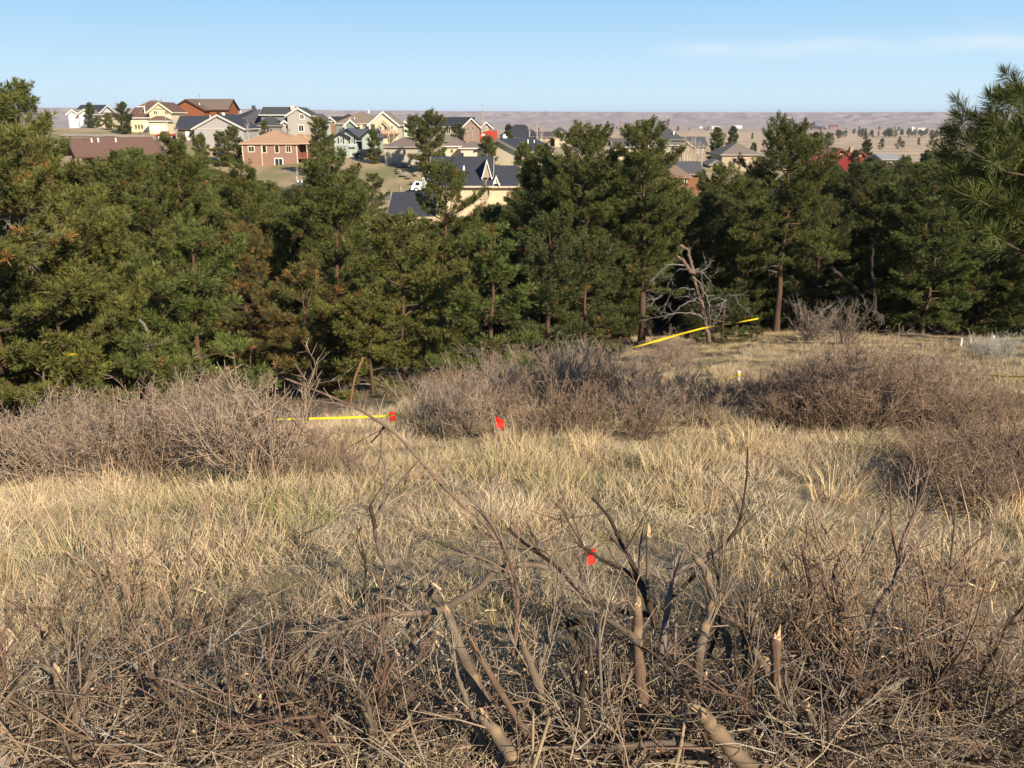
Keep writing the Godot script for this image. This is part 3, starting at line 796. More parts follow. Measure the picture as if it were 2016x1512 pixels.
func vehicles() -> void:
	var t := thing("box_truck", "white box truck with short cab parked below the dry slope", "truck", ground_at(836, 377.5) , 0.1)
	solid(t, "cargo_box", [[-0.35, 0.6], [2.9, 0.6], [2.9, 2.75], [-0.35, 2.75]], -1.05, 1.05, M.white)
	solid(t, "cab", [[-2.2, 0.4], [-0.45, 0.4], [-0.45, 1.75], [-1.55, 1.75], [-1.95, 1.2], [-2.2, 0.95]], -0.9, 0.9, M.white)
	solid(t, "side_window", [[-1.5, 1.1], [-0.8, 1.1], [-0.8, 1.6], [-1.42, 1.6]], 0.9, 0.93, M.glass)
	solid(t, "windscreen", [[-1.97, 1.2], [-1.94, 1.17], [-1.58, 1.68], [-1.61, 1.71]], -0.75, 0.75, M.glass)
	solid(t, "bumper", [[-2.3, 0.35], [-2.21, 0.35], [-2.21, 0.6], [-2.3, 0.6]], -0.9, 0.9, M.steel)
	for s in [-0.5, 0.5]: solid(t, "headlight", [[-2.24, 0.66], [-2.205, 0.66], [-2.205, 0.84], [-2.24, 0.84]], s - 0.15, s + 0.15, M.pale)
	for x in [-1.35, 1.9]:
		for z in [-0.8, 0.8]: wheel(t, x, z, 0.4, 0.3)
	solid(t, "chassis", [[-0.44, 0.4], [2.8, 0.4], [2.8, 0.59], [-0.44, 0.59]], -0.7, 0.7, M.black)
	t = thing("pickup_truck", "red pickup truck parked by the cream house garage", "truck", ground_at(328, 273), 0.06)
	solid(t, "body", [[-2.3, 0.45], [2.4, 0.45], [2.4, 1.05], [-0.9, 1.1], [-2.2, 0.98], [-2.3, 0.8]], -0.85, 0.85, M.redpaint)
	solid(t, "cab", [[-1.0, 1.11], [0.55, 1.11], [0.45, 1.7], [-0.5, 1.72]], -0.75, 0.75, M.redpaint)
	solid(t, "side_window", [[-0.75, 1.16], [0.4, 1.16], [0.34, 1.6], [-0.42, 1.6]], 0.75, 0.77, M.glass)
	solid(t, "tail_light", [[2.4, 0.75], [2.43, 0.75], [2.43, 1.0], [2.4, 1.0]], 0.55, 0.8, M.flag)
	for x in [-1.5, 1.5]:
		for z in [-0.78, 0.78]: wheel(t, x, z, 0.4, 0.26)
	t = thing("parked_car", "black car parked below the blue green house", "car", ground_at(717, 310), 0.5)
	solid(t, "body", [[-2.2, 0.35], [2.2, 0.35], [2.25, 0.9], [1.0, 1.0], [-1.0, 1.0], [-2.2, 0.85]], -0.88, 0.88, M.black)
	solid(t, "cabin", [[-1.4, 1.0], [1.9, 1.0], [1.7, 1.6], [-0.6, 1.65]], -0.76, 0.76, M.black)
	solid(t, "side_window", [[-1.1, 1.05], [1.6, 1.05], [1.5, 1.5], [-0.55, 1.53]], 0.76, 0.78, M.glass)
	for x in [-1.4, 1.4]:
		for z in [-0.8, 0.8]: wheel(t, x, z, 0.34, 0.24)
	t = thing("red_trailer", "bright red boxy trailer beside the brown brick gables", "trailer", on_ground(962, 246), 0.0)
	solid(t, "cargo_box", [[-0.5, 0.7], [2.3, 0.7], [2.3, 3.1], [-0.5, 3.1]], -1.2, 1.2, mat("trailer_red", lin(0.4, 0.055, 0.03), 0.5))
	solid(t, "front_box", [[-2.4, 0.7], [-0.55, 0.7], [-0.55, 2.8], [-1.9, 2.8], [-2.4, 2.0]], -1.1, 1.1, M.trailer_red)
	solid(t, "side_panel", [[-1.9, 1.7], [-0.9, 1.7], [-0.9, 2.3], [-1.8, 2.3]], 1.1, 1.13, M.pale)
	for x in [-1.6, 1.4]:
		for z in [-1.0, 1.0]: wheel(t, x, z, 0.42, 0.26)
	t = thing("play_frame", "orange brown wooden play frame by the brown roofed house porch", "play frame", ground_at(179, 333), 0.3)
	var wood := mat("playwood", lin(0.48, 0.15, 0.05), 0.8)
	for s in [-0.6, 0.6]:
		for q in [-0.6, 0.6]: solid(t, "post", [[s - 0.07, 0], [s + 0.07, 0], [s + 0.07, 1.5], [s - 0.07, 1.5]], q - 0.07, q + 0.07, wood)
	solid(t, "platform", [[-0.75, 0.7], [0.75, 0.7], [0.75, 0.8], [-0.75, 0.8]], -0.75, 0.75, wood)
	solid(t, "roof", [[-0.9, 1.5], [0.9, 1.5], [0, 2.2]], -0.8, 0.8, wood)
	solid(t, "slide", [[0.76, 0.72], [1.9, 0.05], [1.95, 0.13], [0.78, 0.82]], -0.3, 0.3, wood)
	solid(t, "wall_board", [[-0.6, 0.8], [0.6, 0.8], [0.6, 1.15], [-0.6, 1.15]], 0.68, 0.72, wood)
# ---------------------------------------------------------------- pines
func tuft_mesh(n: int, length: float, width: float, sd: int, reach := 0.09) -> ArrayMesh:   # a brush of needles round a twig end, pointing along +y
	rng.seed = sd
	var m := MB.new()
	for k in n:
		var y := reach * pow(rng.randf(), 0.7)
		var polar := lerpf(1.55, 0.35, y / reach) + rr(-0.3, 0.3)
		var a := rng.randf() * TAU
		var d := Vector3(sin(polar) * cos(a), cos(polar), sin(polar) * sin(a))
		var p := Vector3(0, y, 0)
		var l := length * rr(0.75, 1.15)
		var s := d.cross(rv()).normalized() * width * 0.5
		var sh := rr(0.7, 1.25)
		var col := Color(sh * rr(0.9, 1.12), sh, sh * rr(0.8, 1.1))
		var q := p + d * l * 0.55
		m.tri(p, q + s, q - s, col)
		m.tri(q - s, q + s, p + d * l, col)
	return m.mesh()

var tuft_mid: ArrayMesh
var tuft_far: ArrayMesh
var tuft_near: ArrayMesh

const TINT := {
	"olive": Color(0.128, 0.128, 0.034), "green": Color(0.108, 0.118, 0.033), "bright": Color(0.105, 0.127, 0.033), "dark": Color(0.082, 0.094, 0.032), "brownish": Color(0.118, 0.102, 0.035),
}

# top and halfw in metres; shape: round, cone, open
func pine(o: Node3D, h: float, crown_r: float, base: float, tint: String, shape: String, sd: int, level: String, dead := 0, lean := 0.03, rust := 0.02) -> void:
	rng.seed = sd
	var bark := MB.new()
	var n := 9
	var tp := PackedVector3Array()
	var tr := PackedFloat32Array()
	var tc := PackedColorArray()
	var r0 := 0.014 * h + 0.035
	var la := rng.randf() * TAU
	for k in n:
		var t := k / float(n - 1)
		var off := Vector3(cos(la), 0, sin(la)) * lean * h * t * t + Vector3(rr(-1, 1), 0, rr(-1, 1)) * 0.012 * h * sin(t * PI)
		tp.append(Vector3(0, t * h * 0.97 - 0.3 * (1.0 - t), 0) + off)
		tr.append(r0 * (1.0 - 0.93 * t) * (1.25 if k == 0 else 1.0))
		tc.append(Color(0.20, 0.125, 0.08).lerp(Color(0.24, 0.125, 0.075), t))
	bark.tube(tp, tr, 8, tc)
	part("trunk", bark.mesh(), M.bark, o)
	var wood := MB.new()
	var where: Array = []
	var cols: Array = []
	var tsize := 1.08
	var space := 0.110
	if level == "far": tsize = 2.3; space = 0.30
	elif level == "tiny": tsize = 5.5; space = 1.1
	elif level == "mid": tsize = 1.55; space = 0.19
	var nl := int(clampf(h * (6.6 if level == "hero" else 5.5), 16, 84))
	if level == "tiny": nl = 14
	var basec: Color = TINT[tint]
	for k in nl:
		var s := (k + rr(0.0, 0.9)) / nl
		var t := lerpf(base, 0.985, s)
		var pos := t * (n - 1)
		var i0 := int(pos)
		var p0 := tp[i0].lerp(tp[mini(i0 + 1, n - 1)], pos - i0)
		var prof := pow(maxf(1.0 - pow(s, 3.2), 0.0), 0.62) * (0.72 + 0.28 * minf(1.0, s * 3.5))
		if shape == "cone": prof = pow(1.0 - s, 0.8) * (0.7 + 0.3 * minf(1.0, s * 5.0))
		elif shape == "open": prof = (0.5 + 0.5 * sin(s * PI * 0.92 + 0.35)) * pow(maxf(1.0 - pow(s, 5.0), 0.0), 0.45)
		var l := crown_r * prof * rr(0.55, 1.12) * (0.92 + 0.5 * wob.get_noise_3d(cos(k * 2.39996) * 3.0 + sd, s * 7.0, sin(k * 2.39996) * 3.0)) + 0.18
		var az := k * 2.39996 + rr(-0.5, 0.5)
		var el := lerpf(-0.38, 0.75, s) + rr(-0.35, 0.35)
		var dir := Vector3(cos(az) * cos(el), sin(el), sin(az) * cos(el))
		var lp := PackedVector3Array([p0])
		var lr := PackedFloat32Array([maxf(0.012, 0.013 * l + 0.008)])
		var c := p0
		var dd := dir
		for q in 4:
			c += dd * l * 0.25
			lp.append(c); lr.append(lr[0] * (1.0 - 0.22 * (q + 1)))
			dd = (dd + Vector3(0, 0.16, 0) + rv() * 0.16).normalized()
		if level != "tiny": wood.tube(lp, lr, 4, PackedColorArray([Color(0.17, 0.12, 0.085)]))
		var nsub := int(3 + l * (4.6 if level == "hero" else 3.0))
		if level == "tiny": nsub = 2
		var shade := rr(0.82, 1.15)
		for q in nsub + 1:
			var f := 0.14 + 0.86 * (q + rng.randf() * 0.8) / (nsub + 0.8)
			f = minf(f, 0.999)
			var fi := int(f * 4)
			var b0 := lp[fi].lerp(lp[fi + 1], f * 4 - fi)
			var bd := (lp[fi + 1] - lp[fi]).normalized()
			var sd_ := bd.cross(Vector3.UP).normalized() * (1.0 if q % 2 else -1.0)
			var sl := (0.22 + 0.38 * l * (1.1 - f)) * rr(0.6, 1.2)
			if q == nsub:
				b0 = lp[3]; sd_ = Vector3.ZERO; sl = l * 0.25 + 0.05
			var sdir := (bd * 0.75 + sd_ * rr(0.5, 1.1) + Vector3(0, rr(0.05, 0.45), 0)).normalized()
			if level == "hero" and sl > 0.2:
				wood.tube(PackedVector3Array([b0, b0 + sdir * sl]), PackedFloat32Array([0.009, 0.004]), 3, PackedColorArray([Color(0.2, 0.14, 0.09)]))
			var cnt := int(ceil(sl / space)) + 1
			for w in cnt:
				var g := 1.0 - w / float(cnt) * 0.85
				var p := b0 + sdir * sl * g + rv() * space * 0.45
				var od := (sdir * 0.7 + rv() * 0.55 + Vector3(0, 0.45, 0)).normalized()
				where.append(along(od, rng.randf() * TAU, tsize * rr(0.75, 1.2), p))
				var cc := basec * (shade * rr(0.75, 1.25))
				cc.g *= rr(0.94, 1.05)
				if rng.randf() < rust: cc = Color(0.26, 0.13, 0.045) * rr(0.7, 1.2)
				cc.a = 1.0
				cols.append(cc)
	if level != "tiny": part("limb", wood.mesh(), M.bark, o, "stuff")
	scatter("crown", tuft_mid if level in ["hero", "mid"] else tuft_far, M.needle, o, where, cols)
	for k in dead:
		var t := rr(0.12, maxf(base + 0.12, 0.3))
		var pos := t * (n - 1)
		var p0 := tp[int(pos)].lerp(tp[int(pos) + 1], pos - int(pos))
		var az := rr(0, TAU)
		var m := MB.new()
		snag_limb(m, p0, Vector3(cos(az), rr(-0.25, 0.3), sin(az)).normalized(), rr(0.5, 1.3) * minf(1.0, crown_r * 0.5 + 0.2), 0.016, Color(0.42, 0.38, 0.35), 2)
		part("dead_branch", m.mesh(), M.deadwood, o)

func snag_limb(m: MB, p0: Vector3, dir: Vector3, l: float, r: float, col: Color, depth: int) -> void:
	var p := PackedVector3Array([p0])
	var rad := PackedFloat32Array([r])
	var d := dir
	var c := p0
	for q in 5:
		c += d * l * 0.2
		p.append(c); rad.append(r * (1.0 - 0.17 * (q + 1)))
		d = (d + rv() * 0.38 + Vector3(0, -0.05, 0)).normalized()
	m.tube(p, rad, 5 if depth > 1 else 3, PackedColorArray([col]))
	if depth > 0:
		for q in 4:
			var i0 := 1 + q % 4
			var sd_ := ((p[i0 + 1] - p[i0]).normalized() * 0.6 + rv() * 0.9).normalized()
			snag_limb(m, p[i0], sd_, l * rr(0.3, 0.5), rad[i0] * 0.6, col * rr(0.85, 1.15), depth - 1)

func put_pine(label: String, px: float, d: float, top: float, hw: float, base := 0.12, tint := "green", shape := "round", level := "hero", dead := 0, group := "", rust := 0.02, called := "pine_tree") -> Node3D:
	var b := on_ground(px, d)
	var h := at(px, top, d).y - b.y
	var o := thing(called, label, "tree", b, 0.0, group)
	pine(o, h, hw * d / 1750.0 * (1.28 if level == "hero" else 1.08), base, tint, shape, int(px * 7 + d * 13 + top), level, dead, 0.03, rust)
	return o

func skyline(px: float) -> float:
	var s := [[-200, 285], [140, 285], [165, 338], [215, 332], [232, 300], [330, 285], [470, 330], [545, 345], [600, 366], [620, 322], [755, 335], [766, 440], [852, 440], [858, 405], [1000, 405], [1012, 305], [1312, 312], [1325, 374], [1395, 374], [1404, 338], [1500, 332], [1600, 326], [1630, 334], [1660, 330], [1700, 320], [1725, 326], [1770, 320], [1850, 300], [2300, 285]]
	for k in s.size() - 1:
		if px < s[k + 1][0]:
			return lerpf(s[k][1], s[k + 1][1], (px - s[k][0]) / float(s[k + 1][0] - s[k][0]))
	return 290.0

func forest() -> void:
	tuft_mid = tuft_mesh(34, 0.125, 0.0125, 71)
	tuft_far = tuft_mesh(16, 0.14, 0.03, 72)
	# front rows, one by one
	put_pine("tall pale yellow green pine filling the left edge", 35, 15, 195, 235, 0.06, "olive", "round", "hero", 5, "", 0.035)
	put_pine("yellow green pine behind the left edge pine reaching towards the brown roof", 190, 19.5, 330, 150, 0.08, "olive", "round", "hero", 3, "", 0.03)
	put_pine("pine whose top is cut by the left picture edge", -75, 21, 105, 130, 0.2, "olive", "open", "hero", 1)
	put_pine("second dark top standing behind the left edge pine", 112, 21, 162, 115, 0.15, "green", "round", "hero", 1)
	put_pine("pine with a ragged top between the two left edge tops", 62, 18, 164, 110, 0.2, "olive", "open", "hero", 1)
	put_pine("olive pine at the right flank of the left edge pine", 205, 17.5, 400, 140, 0.04, "olive", "round", "hero", 2)
	put_pine("fresh green young pine standing at the left thicket", 405, 17.5, 462, 125, 0.04, "bright", "round", "hero", 2)
	put_pine("low pine in front of the crooked dead stub", 300, 14.6, 688, 85, 0.0, "green", "round", "hero", 0)
	put_pine("low spreading pine at the foot of the left edge pine", 150, 15.5, 560, 170, 0.04, "olive", "round", "hero", 2)
	put_pine("round dark pine between the brown roof and the brick house", 285, 30, 292, 92, 0.12, "green", "round", "hero", 1)
	put_pine("ragged pine left of the brick house with pale bare limbs", 405, 33, 264, 78, 0.2, "green", "open", "hero", 4)
	put_pine("pine directly below the brick house wall", 515, 31, 322, 78, 0.12, "green", "round", "hero", 1)
	put_pine("rusty needled pine leaning in the shade left of the centre", 505, 25, 450, 80, 0.10, "brownish", "round", "hero", 2, "", 0.14)
	put_pine("broad tall pine right of the brick house", 680, 27, 308, 112, 0.12, "green", "round", "hero", 1)
	put_pine("brown tinged pine low in the dark hollow", 610, 23, 540, 100, 0.05, "brownish", "open", "hero", 3, "", 0.10)
	put_pine("olive pine with a red trunk base beside the hollow", 800, 22.5, 440, 115, 0.2, "olive", "round", "hero", 2)
	put_pine("pine rising in front of the triangular dormer roof", 880, 29, 322, 92, 0.12, "green", "round", "hero", 1)
	put_pine("bright green cone shaped young pine in the centre", 968, 20.5, 452, 108, 0.03, "bright", "cone", "hero", 0)
	put_pine("tall pine with a double top in the centre right", 1150, 34, 243, 112, 0.14, "green", "open", "hero", 2)
	put_pine("pine left of the double topped pine below the cream house", 1055, 36, 298, 75, 0.12, "green", "round", "hero", 0)
	put_pine("tall pine with bare reddish trunk behind the broken snag", 1262, 33.5, 243, 95, 0.30, "green", "open", "hero", 6)
	put_pine("wide pine filling the gap behind the snag", 1180, 40, 330, 110, 0.1, "dark", "round", "hero", 1)
	put_pine("pine with long straight sunlit trunk at the clearing edge", 1528, 35.5, 246, 100, 0.44, "green", "open", "hero", 5)
	put_pine("dark pine between the snag and the straight trunk", 1402, 42, 326, 85, 0.1, "green", "round", "hero", 1)
	put_pine("shaded low pine right behind the snag base", 1420, 30, 590, 85, 0.02, "dark", "round", "hero", 0)
	put_pine("pine whose crown stands below the red house", 1668, 43, 330, 88, 0.12, "dark", "round", "hero", 1)
	put_pine("open crowned pine above the leaning dark trunk", 1700, 40, 372, 92, 0.3, "green", "open", "hero", 5)
	put_pine("bright pine with a crooked thin trunk at the right clearing", 1815, 36, 408, 95, 0.22, "bright", "round", "hero", 1)
	put_pine("pine with low hanging boughs at the right edge of the wood", 1925, 37.5, 400, 100, 0.14, "bright", "round", "hero", 2)
	put_pine("pine at the far right end of the clearing", 2040, 36, 380, 100, 0.14, "green", "round", "hero", 2)
	put_pine("pine behind the bright right edge pines", 1770, 47, 318, 85, 0.1, "green", "round", "hero", 0)
	put_pine("pine between straight trunk and red house, set back", 1600, 50, 336, 75, 0.1, "dark", "round", "hero", 0)
	put_pine("pine at the back of the wood above the right edge", 1880, 52, 300, 80, 0.1, "green", "round", "hero", 0)
	put_pine("small dense pine in front of the dark hollow trunks", 735, 21, 610, 70, 0.05, "olive", "round", "hero", 1)
	put_pine("pine squeezed between the rusty pine and the broad pine", 590, 32, 380, 60, 0.1, "dark", "round", "hero", 1)
	put_pine("pine below the gravel road, left of the ragged pine", 345, 27, 360, 75, 0.1, "green", "round", "hero", 1)
	put_pine("dark pine right of the bright cone pine", 1080, 27, 430, 80, 0.08, "dark", "round", "hero", 1)
	put_pine("shaded pine under the double topped pine", 1150, 29, 470, 85, 0.06, "dark", "round", "hero", 2)
	put_pine("dark pine behind the low grey shrub at the clearing end", 1600, 38, 440, 80, 0.08, "dark", "round", "hero", 1)
	put_pine("little pine filling the gap left of the straight trunk", 1465, 39, 470, 65, 0.05, "green", "round", "hero", 0)
	# the wood behind: copies of eight trees
	var proto: Array = []
	var tints := ["green", "dark", "green", "olive", "dark", "green", "bright", "dark"]
	for k in 8:
		var o := thing("pine_tree", "", "tree")
		pine(o, 8.0, [1.9, 1.6, 2.1, 1.7, 1.5, 2.0, 1.5, 1.8][k], 0.1, tints[k], ["round", "open", "round", "round", "cone", "open", "cone", "round"][k], 900 + k, "mid")
		proto.append(o)
	var placed: Array[Vector3] = []
	rng.seed = 4242
	var count := 0
	var used_proto := {}
	var woods: Array = []
	for k in 2600:
		var px := rr(-160, 2180)
		var d := 38.0 + 58.0 * pow(rng.randf(), 1.3)
		var b := on_ground(px, d)
		var ok := true
		for q in placed:
			if q.distance_squared_to(b) < 12.5: ok = false; break
		if not ok: continue
		var hwp := 1.6 * 1750.0 / d
		var top := maxf(skyline(px), maxf(skyline(px - hwp * 0.7), skyline(px + hwp * 0.7))) + rr(-4.0, 26.0)
		var h := at(px, top, d).y - b.y
		if h < 2.6: continue
		h = minf(h, 12.5)
		placed.append(b)
		var which := rng.randi() % 8
		var o: Node3D = proto[which]
		if used_proto.has(which): o = copy(o)
		used_proto[which] = true
		var s := h / 8.0
		o.position = b
		o.rotation.y = rng.randf() * TAU
		o.scale = Vector3(maxf(s, 0.75) * 1.3, s, maxf(s, 0.75) * 1.3)
		woods.append(o)
		count += 1
	label_rows(woods, "pine of the wood", "tree", "pines of the wood behind the front ones", [46.0, 58.0, 75.0], ["row just behind the front pines", "middle rows", "rows far down the hollow", "hindmost rows below the houses"])
	# garden and roadside pines among the houses
	var g := [
		["dense dark pine in front of the cream two storey house", 246, 225, 204, 19, "dark"], ["slim pine beside the white gabled house", 181, 258, 203, 9, "dark"], ["pine behind the white gabled house chimney", 196, 250, 232, 8, "green"],
		["pine touching the left corner of the brick house", 462, 192, 252, 24, "green"], ["pine left of the brick house, lower one", 440, 186, 262, 20, "green"], ["big pine against the right end of the brick house", 636, 168, 234, 32, "green"],
		["pine standing before the blue green house", 738, 180, 258, 15, "green"], ["great dark pine in front of the dark roofed gabled house", 846, 168, 223, 40, "green"], ["paler pine left of the great dark pine", 815, 232, 232, 20, "green"],
		["pine beside the brown brick gable", 903, 228, 246, 17, "dark"], ["bushy pine between the cream houses", 963, 158, 270, 19, "green"], ["small pine beside the dark brown hip roof", 1001, 250, 247, 11, "dark"],
		["pine in front of the grey roofed house with white windows", 1297, 222, 276, 12, "dark"], ["upright pine right of the tan gabled house", 1408, 214, 253, 17, "green"], ["pine right of the upright pine on the plain edge", 1441, 262, 249, 12, "dark"],
		["pine left of the red house, behind the bare poplar", 1600, 238, 262, 19, "dark"], ["pine between the red house gables", 1681, 206, 300, 10, "dark"], ["pine behind the stone chimney of the red house", 1702, 240, 277, 14, "dark"],
		["small round pine by the tan hip roof", 1482, 230, 283, 6, "dark"], ["pine at the crest right of the sage green house", 806, 262, 234, 9, "green"], ["pine left of the tan gabled house", 1322, 160, 308, 14, "green"],
		["pine tip below the brown hip roof", 1305, 128, 330, 16, "green"], ["pine before the bright cream wall, right side", 1030, 140, 284, 22, "green"], ["pine before the bright cream wall, further right", 1062, 132, 290, 22, "green"],
		["small shrubby pine below the grey gabled house", 398, 180, 268, 18, "green"], ["garden pine behind the grey gabled house", 523, 224, 240, 9, "green"], ["pine beside the low tan house", 216, 236, 224, 7, "green"],
	]
	for e in g: put_pine(e[0], e[1], e[2], e[3], e[4], 0.06, e[5], "round", "far", 0, "", 0.02, "garden_pine")
	var belt: Array = []
	for k in 26:                                       # belt of pines behind the wood at the right
		rng.seed = 7000 + k
		var px := rr(1690, 2080)
		var d := rr(110, 210)
		belt.append(put_pine("", px, d, rr(285, 318) if px > 1790 else rr(312, 330), rr(12, 20), 0.05, ["dark", "green"][k % 2], "round", "far", 0, "", 0.02, "belt_pine"))
	label_rows(belt, "pine of the belt before the plain", "tree", "pines of the belt before the plain", [160.0], ["nearer half", "farther half"])
	# trees dotted over the plain: copies of four
	var tiny: Array = []
	for k in 4:
		var o := thing("plain_pine", "", "tree")
		pine(o, 6.0, [2.0, 1.5, 2.3, 1.8][k], 0.05, "dark", ["round", "cone", "round", "round"][k], 950 + k, "tiny")
		tiny.append(o)
	rng.seed = 31
	var dots: Array = []
	for k in 190:
		var px := 0.0
		var py := 0.0
		if k < 70: px = rr(1640, 1880); py = rr(262, 270) + absf(px - 1760) * 0.01      # the row along the meadow
		elif k < 130: px = rr(1290, 1900); py = rr(247, 258)
		elif k < 165: px = rr(1400, 1900); py = rr(256, 296)
		else: px = rr(100, 1300); py = rr(246, 262)
		var p := ground_at(px, py)
		if p.z > -330.0 or p.z < -2600.0: continue
		var o: Node3D = tiny[k] if k < 4 else copy(tiny[k % 4])
		o.position = p
		o.rotation.y = rng.randf() * TAU
		var s := rr(0.6, 1.5)
		o.scale = Vector3(s * rr(0.8, 1.3), s, s * rr(0.8, 1.3))
		dots.append(o)
	label_rows(dots, "dark pine on the plain", "tree", "pines dotted over the plain", [550.0, 900.0, 1400.0], ["nearest scatter", "meadow row", "scatter beyond the meadow", "far scatter below the mesa"])

func near_pine() -> void:
	put_pine("pine standing outside the right edge, shading the clearing", 2420, 25, 60, 120, 0.1, "green", "round", "mid")
	tuft_near = tuft_mesh(70, 0.135, 0.0055, 73, 0.10)
	var b := Vector3(at(2290, 600, 7.4).x, 0, -7.4)
	b.y = ground(b.x, b.z)
	var o := thing("pine_tree", "near pine reaching long needled boughs in from the right edge", "tree", b)
	rng.seed = 77
	var m := MB.new()
	m.tube(PackedVector3Array([Vector3(0, -0.2, 0), Vector3(0.05, 1.5, 0), Vector3(-0.03, 3.0, 0.05), Vector3(0.02, 4.6, 0)]), PackedFloat32Array([0.15, 0.13, 0.09, 0.03]), 10, PackedColorArray([Color(0.26, 0.165, 0.105)]))
	part("trunk", m.mesh(), M.bark, o)
	var where: Array = []
	var cols: Array = []
	var ends := [[1992, 160, 7.2], [2002, 190, 7.6], [1982, 214, 6.8], [1905, 248, 7.0], [1938, 246, 7.5], [1885, 268, 7.2], [1960, 275, 6.7], [1882, 318, 7.0], [1915, 300, 6.6], [1900, 345, 6.9], [1950, 330, 7.2], [1985, 300, 7.0], [1968, 372, 6.8], [1925, 395, 6.6], [1905, 432, 6.9], [1945, 420, 7.1], [1990, 425, 6.7], [1975, 455, 7.2], [2010, 350, 6.9], [2040, 300, 7.0], [2060, 420, 7.0], [2080, 240, 7.1], [2050, 190, 7.3], [2030, 465, 6.8], [1890, 395, 6.8], [1935, 455, 6.6], [1965, 405, 7.1], [2000, 390, 6.9], [1920, 350, 7.3], [1895, 295, 7.4], [1955, 300, 7.2], [2020, 250, 7.2], [1990, 250, 7.4], [2005, 320, 7.3], [1980, 480, 6.9], [1950, 365, 7.4]]
	for e in ends:
		var tip: Vector3 = at(e[0], e[1], e[2]) - b
		var root := Vector3(0, tip.y - rr(0.15, 0.5), 0)
		var p := PackedVector3Array()
		var r := PackedFloat32Array()
		for q in 7:
			var t := q / 6.0
			p.append(root.lerp(tip, t) + Vector3(0, -0.12 * sin(t * PI), 0) + (rv() * 0.03 if q < 6 else Vector3.ZERO)); r.append(lerpf(0.022, 0.005, t))
		var w := MB.new()
		w.tube(p, r, 6, PackedColorArray([Color(0.19, 0.13, 0.09)]))
		part("bough", w.mesh(), M.bark, o)
		for s in 9:
			var f := 0.42 + 0.58 * s / 8.0
			var fi := mini(int(f * 6), 5)
			var c := p[fi].lerp(p[fi + 1], f * 6 - fi)
			var dir := (p[fi + 1] - p[fi]).normalized()
			var sd := (dir * 0.8 + rv() * 0.8 + Vector3(0, 0.25, 0)).normalized()
			var l := 0.0 if s == 8 else rr(0.08, 0.28)
			for w2 in (2 if s == 8 else 3):
				where.append(along((sd * 0.8 + dir * 0.4 + Vector3(0, 0.3, 0)).normalized(), rng.randf() * TAU, rr(0.8, 1.1), c + sd * l * (1.0 - 0.33 * w2)))
				var cc := Color(0.092, 0.105, 0.03) * rr(0.65, 1.4)
				if rng.randf() < 0.015: cc = Color(0.2, 0.11, 0.045)
				cc.a = 1
				cols.append(cc)
	scatter("crown", tuft_near, M.needle, o, where, cols)

# ---------------------------------------------------------------- bare aspens
func aspen(label: String, px: float, d: float, py: float, top: float, col := Color(0.55, 0.5, 0.45), spread := 0.28) -> void:
	var b := at(px, py, d)
	b.y = ground(b.x, b.z)
	var h := at(px, top, d).y - b.y
	var o := thing("bare_aspen", label, "tree", b)
	rng.seed = int(px * 3 + top)
	var m := MB.new()
	m.tube(PackedVector3Array([Vector3(0, -0.5, 0), Vector3(rr(-0.1, 0.1), h * 0.4, 0), Vector3(rr(-0.1, 0.1), h * 0.75, 0), Vector3(rr(-0.15, 0.15), h, 0)]), PackedFloat32Array([0.11, 0.09, 0.05, 0.015]), 6, PackedColorArray([col]))
	part("trunk", m.mesh(), M.twig, o)
	var w := MB.new()
	for k in int(h * 4.5):
		var t := rr(0.28, 0.97)
		var az := rng.randf() * TAU
		var dir := Vector3(cos(az) * 0.6, rr(0.6, 1.3), sin(az) * 0.6).normalized()
		var l := h * spread * (1.15 - t) + 0.3
		var p := Vector3(0, t * h, 0)
		w.tube(PackedVector3Array([p, p + dir * l * 0.5, p + (dir + Vector3(0, 0.25, 0)).normalized() * l]), PackedFloat32Array([0.022, 0.016, 0.007]), 3, PackedColorArray([col * Color(0.8, 0.72, 0.68)]))
		for q in 3:
			var s := p + dir * l * rr(0.3, 0.8)
			w.tube(PackedVector3Array([s, s + (dir + rv() * 0.8).normalized() * l * 0.4]), PackedFloat32Array([0.012, 0.006]), 3, PackedColorArray([col * Color(0.8, 0.7, 0.66)]))
	part("twig", w.mesh(), M.twig, o, "stuff")

